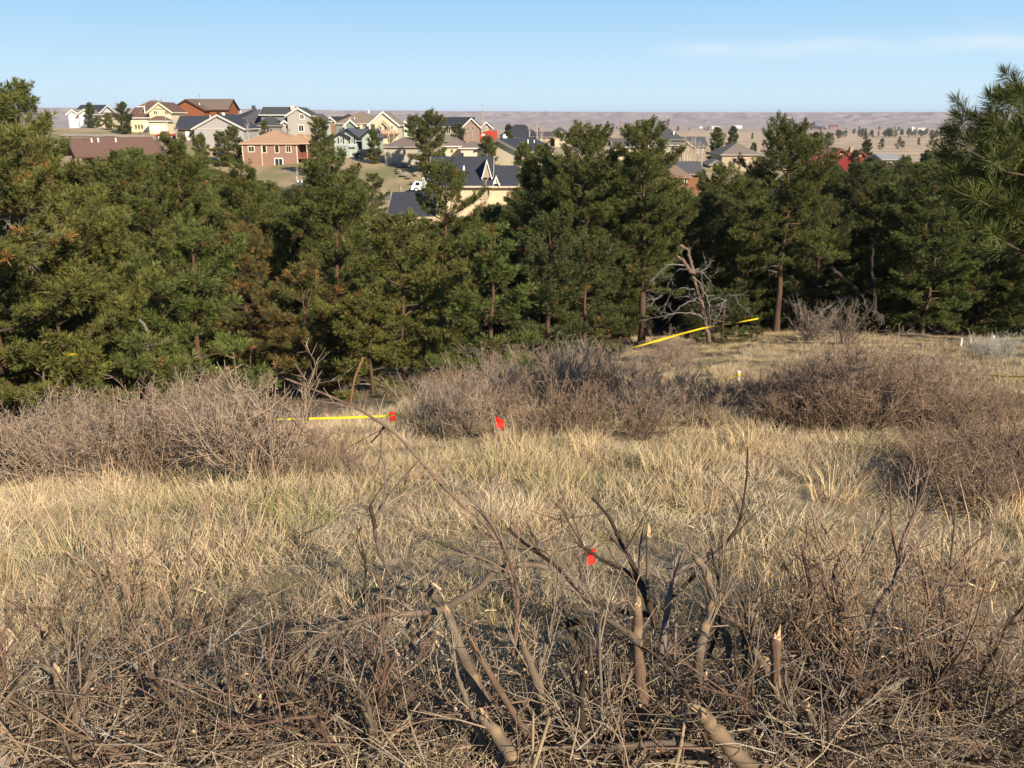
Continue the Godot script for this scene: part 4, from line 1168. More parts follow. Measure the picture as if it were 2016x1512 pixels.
func aspens() -> void:
	var W := Color(0.50, 0.45, 0.40)
	aspen("pale bare aspen trunk right of the red pickup truck", 350, 205, 294, 236, W)
	aspen("thin bare tree in front of the cream house garage", 331, 206, 286, 233, W, 0.2)
	aspen("bare tree right of the grey front gable", 489, 196, 276, 238)
	aspen("bare aspen on the slope below the brick house porch", 608, 158, 356, 322, W)
	aspen("bare aspen at the left of the slope below the brick house", 585, 160, 352, 330)
	aspen("bare aspen clump tree before the bright sage house gable", 752, 205, 284, 250)
	aspen("second bare aspen before the bright sage house gable", 766, 205, 285, 246)
	aspen("bare aspen right of the sage house deck", 776, 204, 286, 252)
	aspen("pale aspen left of the pair at the brick gabled house", 921, 215, 286, 250, W)
	aspen("pale aspen right of the pair at the brick gabled house", 930, 214, 290, 249, W)
	aspen("very tall faint bare tree over the red trailer", 950, 236, 282, 204, Color(0.5, 0.46, 0.42), 0.2)
	aspen("bare aspen at the left of the dark brown hip roof trees", 1042, 250, 288, 244)
	aspen("tallest bare tree near the small cream gabled house", 1057, 252, 290, 228)
	aspen("bare aspen between dark hip roof and small cream gable", 1066, 245, 292, 246)
	aspen("bare shrubby tree right of the double pine tops", 1222, 230, 300, 236, Color(0.4, 0.33, 0.27), 0.4)
	for e in [[1338, 282, 328], [1346, 270, 330], [1352, 276, 332], [1359, 268, 328], [1366, 266, 330], [1374, 278, 326], [1382, 284, 324]]:
		aspen("pale bare aspen in the clump before the tan gabled house, trunk at column %d" % e[0] if false else {1338: "leftmost thin aspen before the tan gabled house", 1346: "second thin aspen before the tan gabled house", 1352: "forked aspen under the tan gable window", 1359: "tall white aspen beside the tan gable", 1366: "tallest white aspen before the grey roof", 1374: "short aspen right of the tallest white one", 1382: "rightmost small aspen before the grey roof"}[e[0]], e[0], 190, e[2], e[1], W)
	aspen("tall narrow bare poplar at the left end of the red house", 1608, 190, 322, 268, Color(0.46, 0.42, 0.38), 0.12)
	aspen("slender bare tree before the peach walled house", 957, 104, 424, 352, W, 0.3)
	aspen("young bare tree left of the white box truck", 790, 143, 390, 356, W)
	aspen("faint bare trees behind the cream house roof", 322, 250, 246, 194, Color(0.45, 0.4, 0.37), 0.3)
	aspen("faint bare tree behind the low tan house", 234, 280, 250, 196, Color(0.45, 0.4, 0.37), 0.3)
	aspen("faint low bare tree over the tan house roof", 222, 282, 250, 208, Color(0.45, 0.4, 0.37), 0.4)
	aspen("bare tree behind the ridge of the rust brown barn house", 398, 275, 250, 185, Color(0.45, 0.4, 0.37), 0.2)

# ---------------------------------------------------------------- shrubs
func shrub_parts(o: Node3D, sd: int, h: float, spread: float, nstem: int, nsub: int, ntwig: int, dark: Color, pale: Color, thick := 1.0, whip := 0.3) -> void:
	rng.seed = sd
	var w := MB.new()
	for k in nstem:
		var az := rng.randf() * TAU
		var tilt := pow(rng.randf(), 0.6) * spread
		var d := Vector3(cos(az) * sin(tilt), cos(tilt), sin(az) * sin(tilt))
		var l := h * rr(0.6, 1.0) * (1.3 if rng.randf() < whip else 1.0)
		var p := PackedVector3Array()
		var r := PackedFloat32Array()
		var cols := PackedColorArray()
		var c := Vector3(rr(-0.13, 0.13), -0.06, rr(-0.13, 0.13))
		var r0 := rr(0.0045, 0.008) * thick
		for q in 6:
			var t := q / 5.0
			p.append(c); r.append(r0 * (1.0 - 0.8 * t) + 0.0012); cols.append(dark.lerp(pale, t * 0.8))
			c += d * l * 0.2
			d = (d + rv() * 0.22 + Vector3(0, 0.05, 0)).normalized()
		var m := w
		if k < 4:
			m = MB.new()
		m.tube(p, r, 4, cols)
		if k < 4: part("stem", m.mesh(), M.twig, o)
		for q in nsub:
			var f := rr(0.15, 0.97)
			var fi := mini(int(f * 5), 4)
			var s := p[fi].lerp(p[fi + 1], f * 5 - fi)
			var sd_ := ((p[fi + 1] - p[fi]).normalized() * 0.7 + rv() * 0.75 + Vector3(0, 0.22, 0)).normalized()
			var sl := h * rr(0.18, 0.42)
			var s1 := s + sd_ * sl * 0.5
			var s2 := s1 + (sd_ + rv() * 0.4 + Vector3(0, 0.15, 0)).normalized() * sl * 0.5
			var col := dark.lerp(pale, rr(0.2, 0.9))
			w.tube(PackedVector3Array([s, s1, s2]), PackedFloat32Array([r[fi] * 0.6, 0.0024 * thick, 0.0015 * thick]), 3, PackedColorArray([col]))
			for x in 2:                                   # clinging dead leaves and buds
				if rng.randf() < 0.75:
					var lp := s1.lerp(s2, rng.randf()) + rv() * 0.02
					var la := rv().normalized() * 0.011 * thick
					var lb := rv().normalized() * 0.007 * thick
					w.tri(lp, lp + la + lb, lp + la - lb, Color(0.36, 0.235, 0.14) * rr(0.6, 1.3))
			for x in ntwig:
				var g := rng.randf()
				var tt := s.lerp(s1, g * 2) if g < 0.5 else s1.lerp(s2, g * 2 - 1)
				var td := (sd_ * 0.5 + rv() + Vector3(0, 0.2, 0)).normalized()
				var tl := rr(0.035, 0.13)
				w.tube(PackedVector3Array([tt, tt + td * tl]), PackedFloat32Array([0.0019 * thick, 0.0011 * thick]), 3, PackedColorArray([dark.lerp(pale, rr(0.3, 1.1))]))
	part("twig", w.mesh(), M.twig, o, "stuff")

var bush := {}

func bush_kind(kind: String) -> void:
	var list: Array = []
	for k in 3:
		var o := thing("bare_shrub", "", "shrub")
		match kind:
			"mauve": shrub_parts(o, 300 + k, 0.78, 0.95, 18, 9, 5, Color(0.085, 0.06, 0.046), Color(0.46, 0.34, 0.245), 1.3, 0.25)
			"brown": shrub_parts(o, 320 + k, 0.72, 1.05, 18, 9, 5, Color(0.06, 0.042, 0.032), Color(0.34, 0.235, 0.16), 1.3, 0.15)
			"grey": shrub_parts(o, 340 + k, 0.85, 0.9, 15, 8, 5, Color(0.08, 0.063, 0.052), Color(0.38, 0.305, 0.235), 1.35, 0.3)
			"stump": shrub_parts(o, 360 + k, 0.34, 1.0, 8, 4, 3, Color(0.12, 0.084, 0.055), Color(0.40, 0.285, 0.185), 1.0, 0.4)
			"shoot": shrub_parts(o, 400 + k, 0.55, 0.75, 7, 7, 4, Color(0.09, 0.062, 0.042), Color(0.33, 0.215, 0.14), 0.95, 0.4)
			"sage": shrub_parts(o, 380 + k, 0.5, 0.9, 22, 7, 5, Color(0.30, 0.28, 0.22), Color(0.52, 0.49, 0.41), 1.0, 0.0)
		list.append([o, false])
	bush[kind] = list

func put_bush(kind: String, where: Vector3, s: float, label: String, group: String, tall := 1.0) -> Node3D:
	var e: Array = bush[kind][rng.randi() % 3]
	for q in bush[kind]:
		if not q[1]: e = q
	var o: Node3D = e[0]
	if e[1]: o = copy(o)
	e[1] = true
	o.position = where
	o.rotation = Vector3(rr(-0.1, 0.1), rng.randf() * TAU, rr(-0.1, 0.1))
	o.scale = Vector3(s, s * tall, s)
	tag(o, label, "shrub", group)
	return o

func thicket(kinds: Array, n: int, x0: float, x1: float, y0: float, y1: float, s0: float, s1: float, gap: float, label: String, group: String, sd: int, hump := 0.0, wide := 200.0) -> void:
	rng.seed = sd
	var made: Array = []
	var far: Array = []
	var got: Array[Vector3] = []
	for k in n * 30:
		if got.size() >= n: break
		var p := ground_at(rr(x0, x1), rr(y0, y1))
		var ok := true
		for q in got:
			if Vector2(q.x - p.x, q.z - p.z).length() < gap: ok = false; break
		if not ok: continue
		got.append(p)
		var s := rr(s0, s1)
		if hump > 0.0:
			s *= 0.5 + 0.55 * exp(-pow((column(p) - hump) / wide, 2.0))
		made.append(put_bush(kinds[rng.randi() % kinds.size()], p, s, "", group))
		far.append(-p.z)
	far.sort()
	if n > 12: label_rows(made, label, "shrub", group, [far[int(n / 3.0)], far[int(n / 1.5)]], ["front row", "middle row", "back row"])
	else: label_rows(made, label, "shrub", group, [], ["group"])

func shrubs() -> void:
	for k in ["mauve", "brown", "grey", "stump", "sage", "shoot"]: bush_kind(k)
	thicket(["mauve", "mauve", "brown", "grey"], 84, -120, 530, 808, 962, 1.0, 1.3, 0.29, "mauve brown shrub of the left thicket", "shrubs of the left thicket", 51)
	thicket(["mauve", "brown"], 16, 530, 720, 880, 960, 0.3, 0.5, 0.30, "low mauve shrub right of the left thicket", "low shrubs right of the left thicket", 66)
	thicket(["mauve", "grey"], 14, -60, 480, 785, 825, 1.1, 1.45, 0.42, "taller bare shrub behind the left thicket", "back shrubs of the left thicket", 52)
	thicket(["grey", "mauve", "brown"], 38, 850, 1420, 765, 872, 0.8, 1.1, 0.42, "tangled shrub of the middle thicket", "shrubs of the middle thicket", 53, 1050, 300)
	thicket(["grey"], 9, 900, 1260, 735, 775, 0.85, 1.25, 0.6, "tall grey shrub rising behind the middle thicket", "back shrubs of the middle thicket", 54)
	thicket(["brown", "brown", "mauve"], 52, 1480, 1880, 778, 852, 0.95, 1.2, 0.32, "dark brown shrub of the right thicket", "shrubs of the right thicket", 55, 1725, 150)
	thicket(["brown"], 22, 1830, 2120, 925, 1015, 0.62, 0.85, 0.24, "shaded brown shrub at the right edge", "shrubs at the right edge", 56)
	thicket(["brown", "mauve"], 7, 1900, 2100, 790, 840, 0.45, 0.65, 0.45, "brown shrub behind the right edge shrubs", "shrubs behind the right edge ones", 57)
	thicket(["grey"], 3, 1585, 1690, 668, 680, 1.5, 2.0, 0.8, "grey shrub by the straight sunlit trunk", "shrubs at the end of the clearing", 58)
	thicket(["mauve"], 6, 1270, 1400, 705, 735, 0.8, 1.1, 0.5, "low shrub under the yellow tape and snag", "shrubs below the snag", 59)
	thicket(["sage"], 6, 1925, 2070, 684, 716, 1.0, 1.4, 0.6, "grey green sage bush by the white stakes", "sage bushes on the slope", 60)
	thicket(["mauve", "grey"], 6, 640, 860, 775, 800, 0.4, 0.6, 0.5, "small shrub in front of the dark hollow", "shrubs before the hollow", 61)
	thicket(["shoot"], 3, 1480, 1980, 1290, 1420, 0.8, 1.15, 0.3, "dark twiggy shoots among the broken stems", "twiggy shoots of the right near tangle", 67)
	thicket(["stump"], 4, -80, 760, 1270, 1560, 0.8, 1.15, 0.26, "broken low shrub in the left near tangle", "broken shrubs of the left near tangle", 62)
	thicket(["stump"], 3, 1150, 2090, 1290, 1560, 0.8, 1.15, 0.26, "broken low shrub in the right near tangle", "broken shrubs of the right near tangle", 65)
	thicket(["stump"], 3, 0, 640, 1150, 1270, 0.8, 1.1, 0.28, "broken shrub behind the left near tangle", "broken shrubs, left back", 63)
	thicket(["stump"], 2, 1250, 2000, 1130, 1260, 0.8, 1.1, 0.28, "broken shrub behind the right near tangle", "broken shrubs, right back", 64)

# ---------------------------------------------------------------- grass and litter
func blade_mesh(n: int, h: float, lie: float, width: float, rad: float, sd: int, bend := 0.5) -> ArrayMesh:
	rng.seed = sd
	var m := MB.new()
	for k in n:
		var az := rng.randf() * TAU
		var b := Vector3(cos(az), 0, sin(az)) * rad * sqrt(rng.randf())
		var a2 := az + rr(-1.2, 1.2)
		var out := Vector3(cos(a2), 0, sin(a2))
		var l := h * rr(0.5, 1.1)
		var t := lie * rr(0.4, 1.25)
		var d0 := (Vector3.UP * cos(t) + out * sin(t)).normalized()
		var t1 := t + bend * rr(0.2, 1.3)
		var d1 := (Vector3.UP * cos(t1) + out * sin(t1)).normalized()
		var s := d0.cross(rv()).normalized() * width * 0.5
		var p1 := b + d0 * l * 0.5
		var p2 := p1 + d1 * l * 0.5
		if p2.y < 0.004: p2.y = 0.004
		var sh := rr(0.7, 1.25)
		var col := Color(sh, sh * rr(0.93, 1.02), sh * rr(0.85, 1.05))
		m.quad(b - s, b + s, p1 + s * 0.8, p1 - s * 0.8, col)
		m.tri(p1 - s * 0.8, p1 + s * 0.8, p2, col)
	return m.mesh()

func grass_limit(ang: float) -> float:
	if ang < -10.0: return 14.5
	if ang < 0.0: return lerpf(14.5, 21.0, (ang + 10.0) / 10.0)
	if ang < 8.0: return lerpf(21.0, 34.0, ang / 8.0)
	return 41.0

func grass() -> void:
	var kinds := [
		["dry_grass", "upright dry straw coloured grass across the slope", blade_mesh(38, 0.20, 0.45, 0.0036, 0.12, 501, 0.5)],
		["matted_grass", "flattened pale brown grass thatch covering the ground", blade_mesh(52, 0.18, 1.35, 0.0037, 0.19, 502, 0.3)],
		["green_grass", "short fresh green grass between the dry tufts", blade_mesh(34, 0.12, 0.7, 0.0037, 0.13, 503)],
		["tall_grass", "tall thin straw stalks standing above the grass", blade_mesh(8, 0.44, 0.3, 0.0032, 0.12, 504, 0.25)],
	]
	var where := [[], [], [], []]
	var cols := [[], [], [], []]
	rng.seed = 88
	var bands := [[1.4, 5.0, 160.0], [5.0, 9.0, 95.0], [9.0, 17.0, 60.0], [17.0, 42.0, 40.0]]
	for b in bands:
		var area: float = deg_to_rad(74.0) / 2.0 * (b[1] * b[1] - b[0] * b[0])
		for k in int(area * b[2]):
			var r := sqrt(lerpf(b[0] * b[0], b[1] * b[1], rng.randf()))
			var ang := rr(-37, 37)
			if r > grass_limit(ang): continue
			var x := sin(deg_to_rad(ang)) * r
			var z := -cos(deg_to_rad(ang)) * r
			var f := wob.get_noise_2d(x * 1.3, z * 1.3)
			var f2 := wob.get_noise_2d(x * 0.6 + 200.0, z * 0.6)
			var u := rng.randf()
			var gap := wob.get_noise_2d(x * 4.5 + 70.0, z * 4.5)
			var kind := 1
			if u < (0.30 + 0.6 * f if r > 3.4 else 0.06): kind = 0
			elif fmod(u * 37.0, 1.0) < 0.10 + 0.15 * f and f > -0.1 and r > 3.6: kind = 3
			elif u > 0.68 - 0.4 * f2 - (0.12 if r > 13.0 else 0.0) + (0.1 if r < 3.0 else 0.0): kind = 2
			var s := rr(0.6, 1.35) * maxf(0.75, 1.0 + 0.8 * f) * (1.15 if r > 9.0 else 1.0) * (0.5 if r > 17.0 else 0.62 if r > 12.0 and ang > 4.0 else 0.82)
			if r < 4.5: s *= 0.75
			var t := along(Vector3(rr(-0.15, 0.15), 1, rr(-0.15, 0.15)).normalized(), rng.randf() * TAU, s, Vector3(x, ground(x, z) - 0.01, z))
			where[kind].append(t)
			var c := Color(0.56, 0.42, 0.26).lerp(Color(0.74, 0.60, 0.41), rng.randf())
			if kind == 1: c = Color(0.40, 0.30, 0.19).lerp(Color(0.72, 0.58, 0.39), rng.randf())
			if kind == 0: c = c.lerp(Color(0.45, 0.38, 0.19), clampf(f2, 0.0, 0.5))
			if kind == 2: c = Color(0.22, 0.215, 0.085).lerp(Color(0.44, 0.38, 0.20), rng.randf())
			if kind == 3: c = Color(0.66, 0.45, 0.24)
			if r < 3.3: c = c.lerp(Color(0.30, 0.225, 0.13), 0.15 * smoothstep(3.3, 2.3, r))
			cols[kind].append(c * rr(0.72, 1.12))
	for k in 4:
		for q in cols[k].size(): cols[k][q].a = 1.0
		tag(scatter(kinds[k][0], kinds[k][2], M.straw, self, where[k], cols[k]), kinds[k][1], "grass", "", "stuff")
	# individual clumps that stand out
	var clump := blade_mesh(90, 0.34, 0.42, 0.0036, 0.15, 505, 0.7)
	var tuftd := [[1715, 905, 1.15, Color(0.36, 0.36, 0.17), "green grey bunch of grass before the right thicket"], [1480, 890, 1.3, Color(0.72, 0.52, 0.28), "tall golden bunch of grass right of the nearest flag"], [1640, 985, 1.1, Color(0.74, 0.55, 0.31), "golden arching bunch of grass near the right edge shrubs"], [880, 862, 0.9, Color(0.74, 0.58, 0.36), "pale bunch of grass left of the middle red flag"], [610, 1050, 1.0, Color(0.42, 0.42, 0.16), "greenish bunch of grass left of the forked sprig"], [1170, 900, 1.1, Color(0.7, 0.52, 0.3), "straw bunch of grass below the middle thicket"], [60, 1010, 1.3, Color(0.7, 0.55, 0.32), "straw bunch of grass at the left edge"], [1960, 1010, 1.1, Color(0.72, 0.52, 0.28), "golden stalk bunch in front of the right edge shrub"], [480, 930, 1.1, Color(0.68, 0.5, 0.28), "straw bunch at the foot of the left thicket"], [1300, 930, 0.9, Color(0.7, 0.54, 0.3), "low straw bunch in the middle of the slope"]]
	for e in tuftd:
		var p := ground_at(e[0], e[1])
		var t := part("grass_clump", clump, paint_straw(e[3]), self)
		t.position = p
		t.scale = Vector3.ONE * float(e[2])
		tag(t, e[4], "grass clump", "standing grass clumps")

func paint_straw(c: Color) -> Material:
	var key := "straw" + str(c)
	if not M.has(key):
		mat(key, c, 0.75)
		M[key].backlight = Color(0.3, 0.28, 0.2)
	return M[key]

func stick_mesh(sd: int, l: float, r: float) -> ArrayMesh:
	rng.seed = sd
	var m := MB.new()
	var p := PackedVector3Array()
	var rad := PackedFloat32Array()
	var c := Vector3(-l / 2, 0, 0)
	var d := Vector3.RIGHT
	for q in 5:
		p.append(c); rad.append(r * (1.0 - 0.15 * q))
		c += d * l * 0.25
		d = (d + rv() * 0.25).normalized()
	m.tube(p, rad, 4, PackedColorArray([Color.WHITE]), true)
	for q in 4:
		var s := p[1 + q % 3]
		var td := (Vector3.RIGHT + rv()).normalized()
		m.tube(PackedVector3Array([s, s + td * l * 0.18, s + (td + rv() * 0.3).normalized() * l * 0.34]), PackedFloat32Array([r * 0.5, r * 0.4, r * 0.25]), 3, PackedColorArray([Color.WHITE]))
	return m.mesh()

func litter() -> void:
	var meshes := [stick_mesh(601, 0.5, 0.0035), stick_mesh(602, 0.4, 0.0055), stick_mesh(603, 0.62, 0.0028), stick_mesh(604, 0.3, 0.003)]
	var names := ["cut_twig_litter", "cut_branch_litter", "cut_whip_litter", "short_twig_litter"]
	var labels := ["thin grey brown cut twigs heaped over the near ground", "thicker broken branches heaped in the near tangle", "long thin whips lying across the near tangle", "short twig bits strewn through the near tangle"]
	rng.seed = 99
	for k in 4:
		var where: Array = []
		var cols: Array = []
		for q in [420, 160, 320, 360][k]:
			var py := 1175.0 + 375.0 * pow(rng.randf(), 0.36)
			var px := rr(-120, 2130)
			if px > 820 and px < 1150 and py < 1330 and rng.randf() < 0.8: continue
			if px > 1250 and py < 1230 and rng.randf() < 0.6: continue
			var p := ground_at(px, py)
			p.y += pow(rng.randf(), 3.0) * 0.2 + 0.01
			var a := rng.randf() * TAU
			var d := Vector3(cos(a), rr(-0.25, 0.45), sin(a)).normalized()
			var y := d.cross(Vector3(-sin(a), 0, cos(a))).normalized()
			where.append(Transform3D(Basis(d, y, d.cross(y)).scaled(Vector3.ONE * rr(0.6, 1.25)), p))
			var c := Color(0.12, 0.088, 0.06).lerp(Color(0.42, 0.325, 0.225), rng.randf())
			if rng.randf() < 0.10: c = Color(0.24, 0.145, 0.10)
			if rng.randf() < 0.06: c = Color(0.42, 0.36, 0.30)
			cols.append(c)
		tag(scatter(names[k], meshes[k], M.twig, self, where, cols), labels[k], "brush litter", "", "stuff")
	var chip := MB.new()
	chip.extrude([Vector2(-0.03, -0.004), Vector2(0.028, -0.003), Vector2(0.03, 0.002), Vector2(-0.022, 0.004)], -0.0015, 0.0015)
	var where: Array = []
	var cols: Array = []
	for q in 330:
		var p := ground_at(rr(0, 2016), 1180.0 + 330.0 * rng.randf())
		p.y += rng.randf() * 0.12
		where.append(along(rv().normalized(), rr(0, TAU), rr(0.5, 1.2), p))
		cols.append(Color(0.75, 0.55, 0.33) * rr(0.6, 1.1))
	for q in cols.size(): cols[q].a = 1.0
	tag(scatter("wood_chips", chip.mesh(), M.twig, self, where, cols), "pale splintered wood chips strewn among the cut branches", "wood chips", "", "stuff")
# ---------------------------------------------------------------- the near broken shrubs, stem by stem
# pts: [column, row] in the photograph; the stem stands in its own plane around d metres ahead
func stem(o: Node3D, pts: Array, d0: float, d1: float, w0: float, w1: float, col: Color, broken := 0.0, twigs := 0, called := "stem", knots: Array = [], wig := 0.0) -> Node3D:
	var n := pts.size()
	var q := PackedVector3Array()
	for k in n: q.append(at(pts[k][0], pts[k][1], lerpf(d0, d1, k / float(n - 1))) - o.position)
	var z0 := -(q[0] + o.position).z * cos(PITCH) + (EYE.y - (q[0] + o.position).y) * sin(PITCH)
	var z1 := -(q[n - 1] + o.position).z * cos(PITCH) + (EYE.y - (q[n - 1] + o.position).y) * sin(PITCH)
	return limb(o, o, q, w0 * 0.5 * z0 / F, w1 * 0.5 * z1 / F, col, broken, twigs, called, knots, wig)

# a stem through the points q (in the shrub's own metres), as a part of parent
func limb(o: Node3D, parent: Node3D, pts: PackedVector3Array, r0: float, r1: float, col: Color, broken := 0.0, twigs := 0, called := "stem", knots: Array = [], wig := 0.0) -> Node3D:
	var p := PackedVector3Array()
	var r := PackedFloat32Array()
	var cols := PackedColorArray()
	var n := pts.size()
	var c := Curve3D.new()
	for k in n: c.add_point(pts[k])
	for k in n:                                           # smooth handles
		var h := (c.get_point_position(mini(k + 1, n - 1)) - c.get_point_position(maxi(k - 1, 0))) / 6.0
		c.set_point_in(k, -h); c.set_point_out(k, h)
	var steps := (n - 1) * 5
	var bump := 1.0
	for s in steps + 1:
		var t := s / float(steps)
		var q := c.sample(int(t * (n - 1)), t * (n - 1) - int(t * (n - 1))) if t < 1.0 else c.get_point_position(n - 1)
		var w := lerpf(r0, r1, t)
		bump = lerpf(bump, rr(0.82, 1.18), 0.6)
		p.append(q + rv() * (w * 0.16 + wig))
		r.append(w * bump * (1.0 + (0.3 if rng.randf() < 0.12 else 0.0)))
		cols.append(col * rr(0.75, 1.15))
	for e in knots:                                       # bare pale wood where bark or side branches were torn off
		for s in steps + 1:
			var f := absf(s / float(steps) - e)
			if f < 0.045: cols[s] = Color(0.55, 0.37, 0.21).lerp(cols[s], f / 0.045)
	var m := MB.new()
	m.tube(p, r, 8, cols, true)
	var me := part(called, m.mesh(), M.shrubbark, parent)
	if broken > 0.0:
		var b := MB.new()
		var e := p.size() - 1
		var dir := (p[e] - p[e - 1]).normalized()
		var l := broken * r[e] * 1.7
		var jag := PackedFloat32Array()
		var ring := PackedVector3Array()
		var sd := dir.cross(Vector3(0.3, 0.2, 1)).normalized()
		for q in 9:
			var a := TAU * q / 9.0
			ring.append(p[e] - dir * 0.004 + (sd * cos(a) + dir.cross(sd) * sin(a)) * r[e] * 1.01)
			jag.append(l * (0.12 + 0.55 * pow(0.5 + 0.5 * cos(a - 0.8), 2.0)) * rr(0.1, 1.7))
		var mid := p[e] + dir * l * 0.15
		for q in 9:
			var q2 := (q + 1) % 9
			var shade := Color(0.58, 0.39, 0.215) * rr(0.5, 1.15)
			shade.a = 1
			var in1 := ring[q].lerp(p[e], 0.10 + 0.3 * absf(sin(q * 2.7))) + dir * jag[q]
			var in2 := ring[q2].lerp(p[e], 0.10 + 0.3 * absf(sin(q2 * 2.7))) + dir * jag[q2]
			b.quad(ring[q], ring[q2], in2, in1, shade)
			b.tri(in1, in2, mid, shade)
		part("broken_end", b.mesh(), M.twig, me)
	if twigs:
		var big := 1.9 if -o.position.z > 10.0 else 1.0
		var w := MB.new()
		for k in int(ceil(twigs * 0.65)):
			var s := int(rr(0.25, 0.99) * steps)
			var dir := (p[mini(s + 1, steps)] - p[maxi(s - 1, 0)]).normalized()
			var td := (dir * 0.8 + rv() * 0.7 + Vector3(0, 0.15, 0)).normalized()
			var l := rr(0.05, 0.30) * minf(big, 3.2)
			var rad := minf(r[s] * 0.5, 0.003 * minf(big, 4.5))
			var a := p[s]
			var b1 := a + td * l * 0.5
			var b2 := b1 + (td + rv() * 0.35).normalized() * l * 0.5
			w.tube(PackedVector3Array([a, b1, b2]), PackedFloat32Array([rad, rad * 0.75, rad * 0.4]), 4, PackedColorArray([col * rr(0.6, 1.05)]))
			if l > 0.12:
				for q in 3: w.tube(PackedVector3Array([b1, b1 + (td + rv() * 0.9).normalized() * l * 0.4]), PackedFloat32Array([rad * 0.6, rad * 0.35]), 3, PackedColorArray([col * rr(0.65, 1.1)]))
		part("side_twig", w.mesh(), M.twig, me, "stuff")
	return me

# a root crown from which several stems rise, fork and break off
func root_crown(label: String, px: float, py: float, n: int, h: float, thick: float, sd: int) -> void:
	rng.seed = sd
	var b := ground_at(px, py)
	var o := thing("broken_shrub", label, "shrub", b)
	var tones := [Color(0.25, 0.18, 0.115), Color(0.12, 0.084, 0.058), Color(0.23, 0.14, 0.095), Color(0.29, 0.23, 0.165), Color(0.20, 0.145, 0.10)]
	for k in n:
		var az := TAU * k / n + rr(-0.5, 0.5)
		var tilt := rr(0.1, 1.15)
		var dir := Vector3(cos(az) * sin(tilt), cos(tilt), sin(az) * sin(tilt))
		var l := h * rr(0.55, 1.25)
		var c := Vector3(cos(az), 0, sin(az)) * rr(0.01, 0.07) - Vector3(0, 0.04, 0)
		var q := PackedVector3Array()
		var d2 := dir
		for s in 7:
			q.append(c)
			c += d2 * l / 6.0
			d2 = (d2 + rv() * 0.24 + Vector3(0, 0.05, 0)).normalized()
		var r0 := thick * rr(0.6, 1.5)
		var col: Color = tones[rng.randi() % 5] * rr(0.85, 1.15)
		var snapped_off := rng.randf() < 0.4
		var me := limb(o, o, q, r0, r0 * (0.65 if snapped_off else 0.28), col, rr(0.8, 2.0) if snapped_off else 0.0, 3 if snapped_off else 5, "stem", [rr(0.3, 0.9)] if rng.randf() < 0.35 else [])
		for f in rng.randi_range(1, 3):
			var i0 := rng.randi_range(2, 5)
			var fd := ((q[i0 + 1] - q[i0]).normalized() * 0.8 + rv() * 0.75 + Vector3(0, 0.1, 0)).normalized()
			var fl := l * rr(0.3, 0.7)
			var fq := PackedVector3Array()
			var fc := q[i0]
			for s in 5:
				fq.append(fc)
				fc += fd * fl / 4.0
				fd = (fd + rv() * 0.26).normalized()
			limb(o, me, fq, r0 * rr(0.4, 0.6), r0 * 0.15, col * rr(0.85, 1.2), 0.0, 3, "fork")


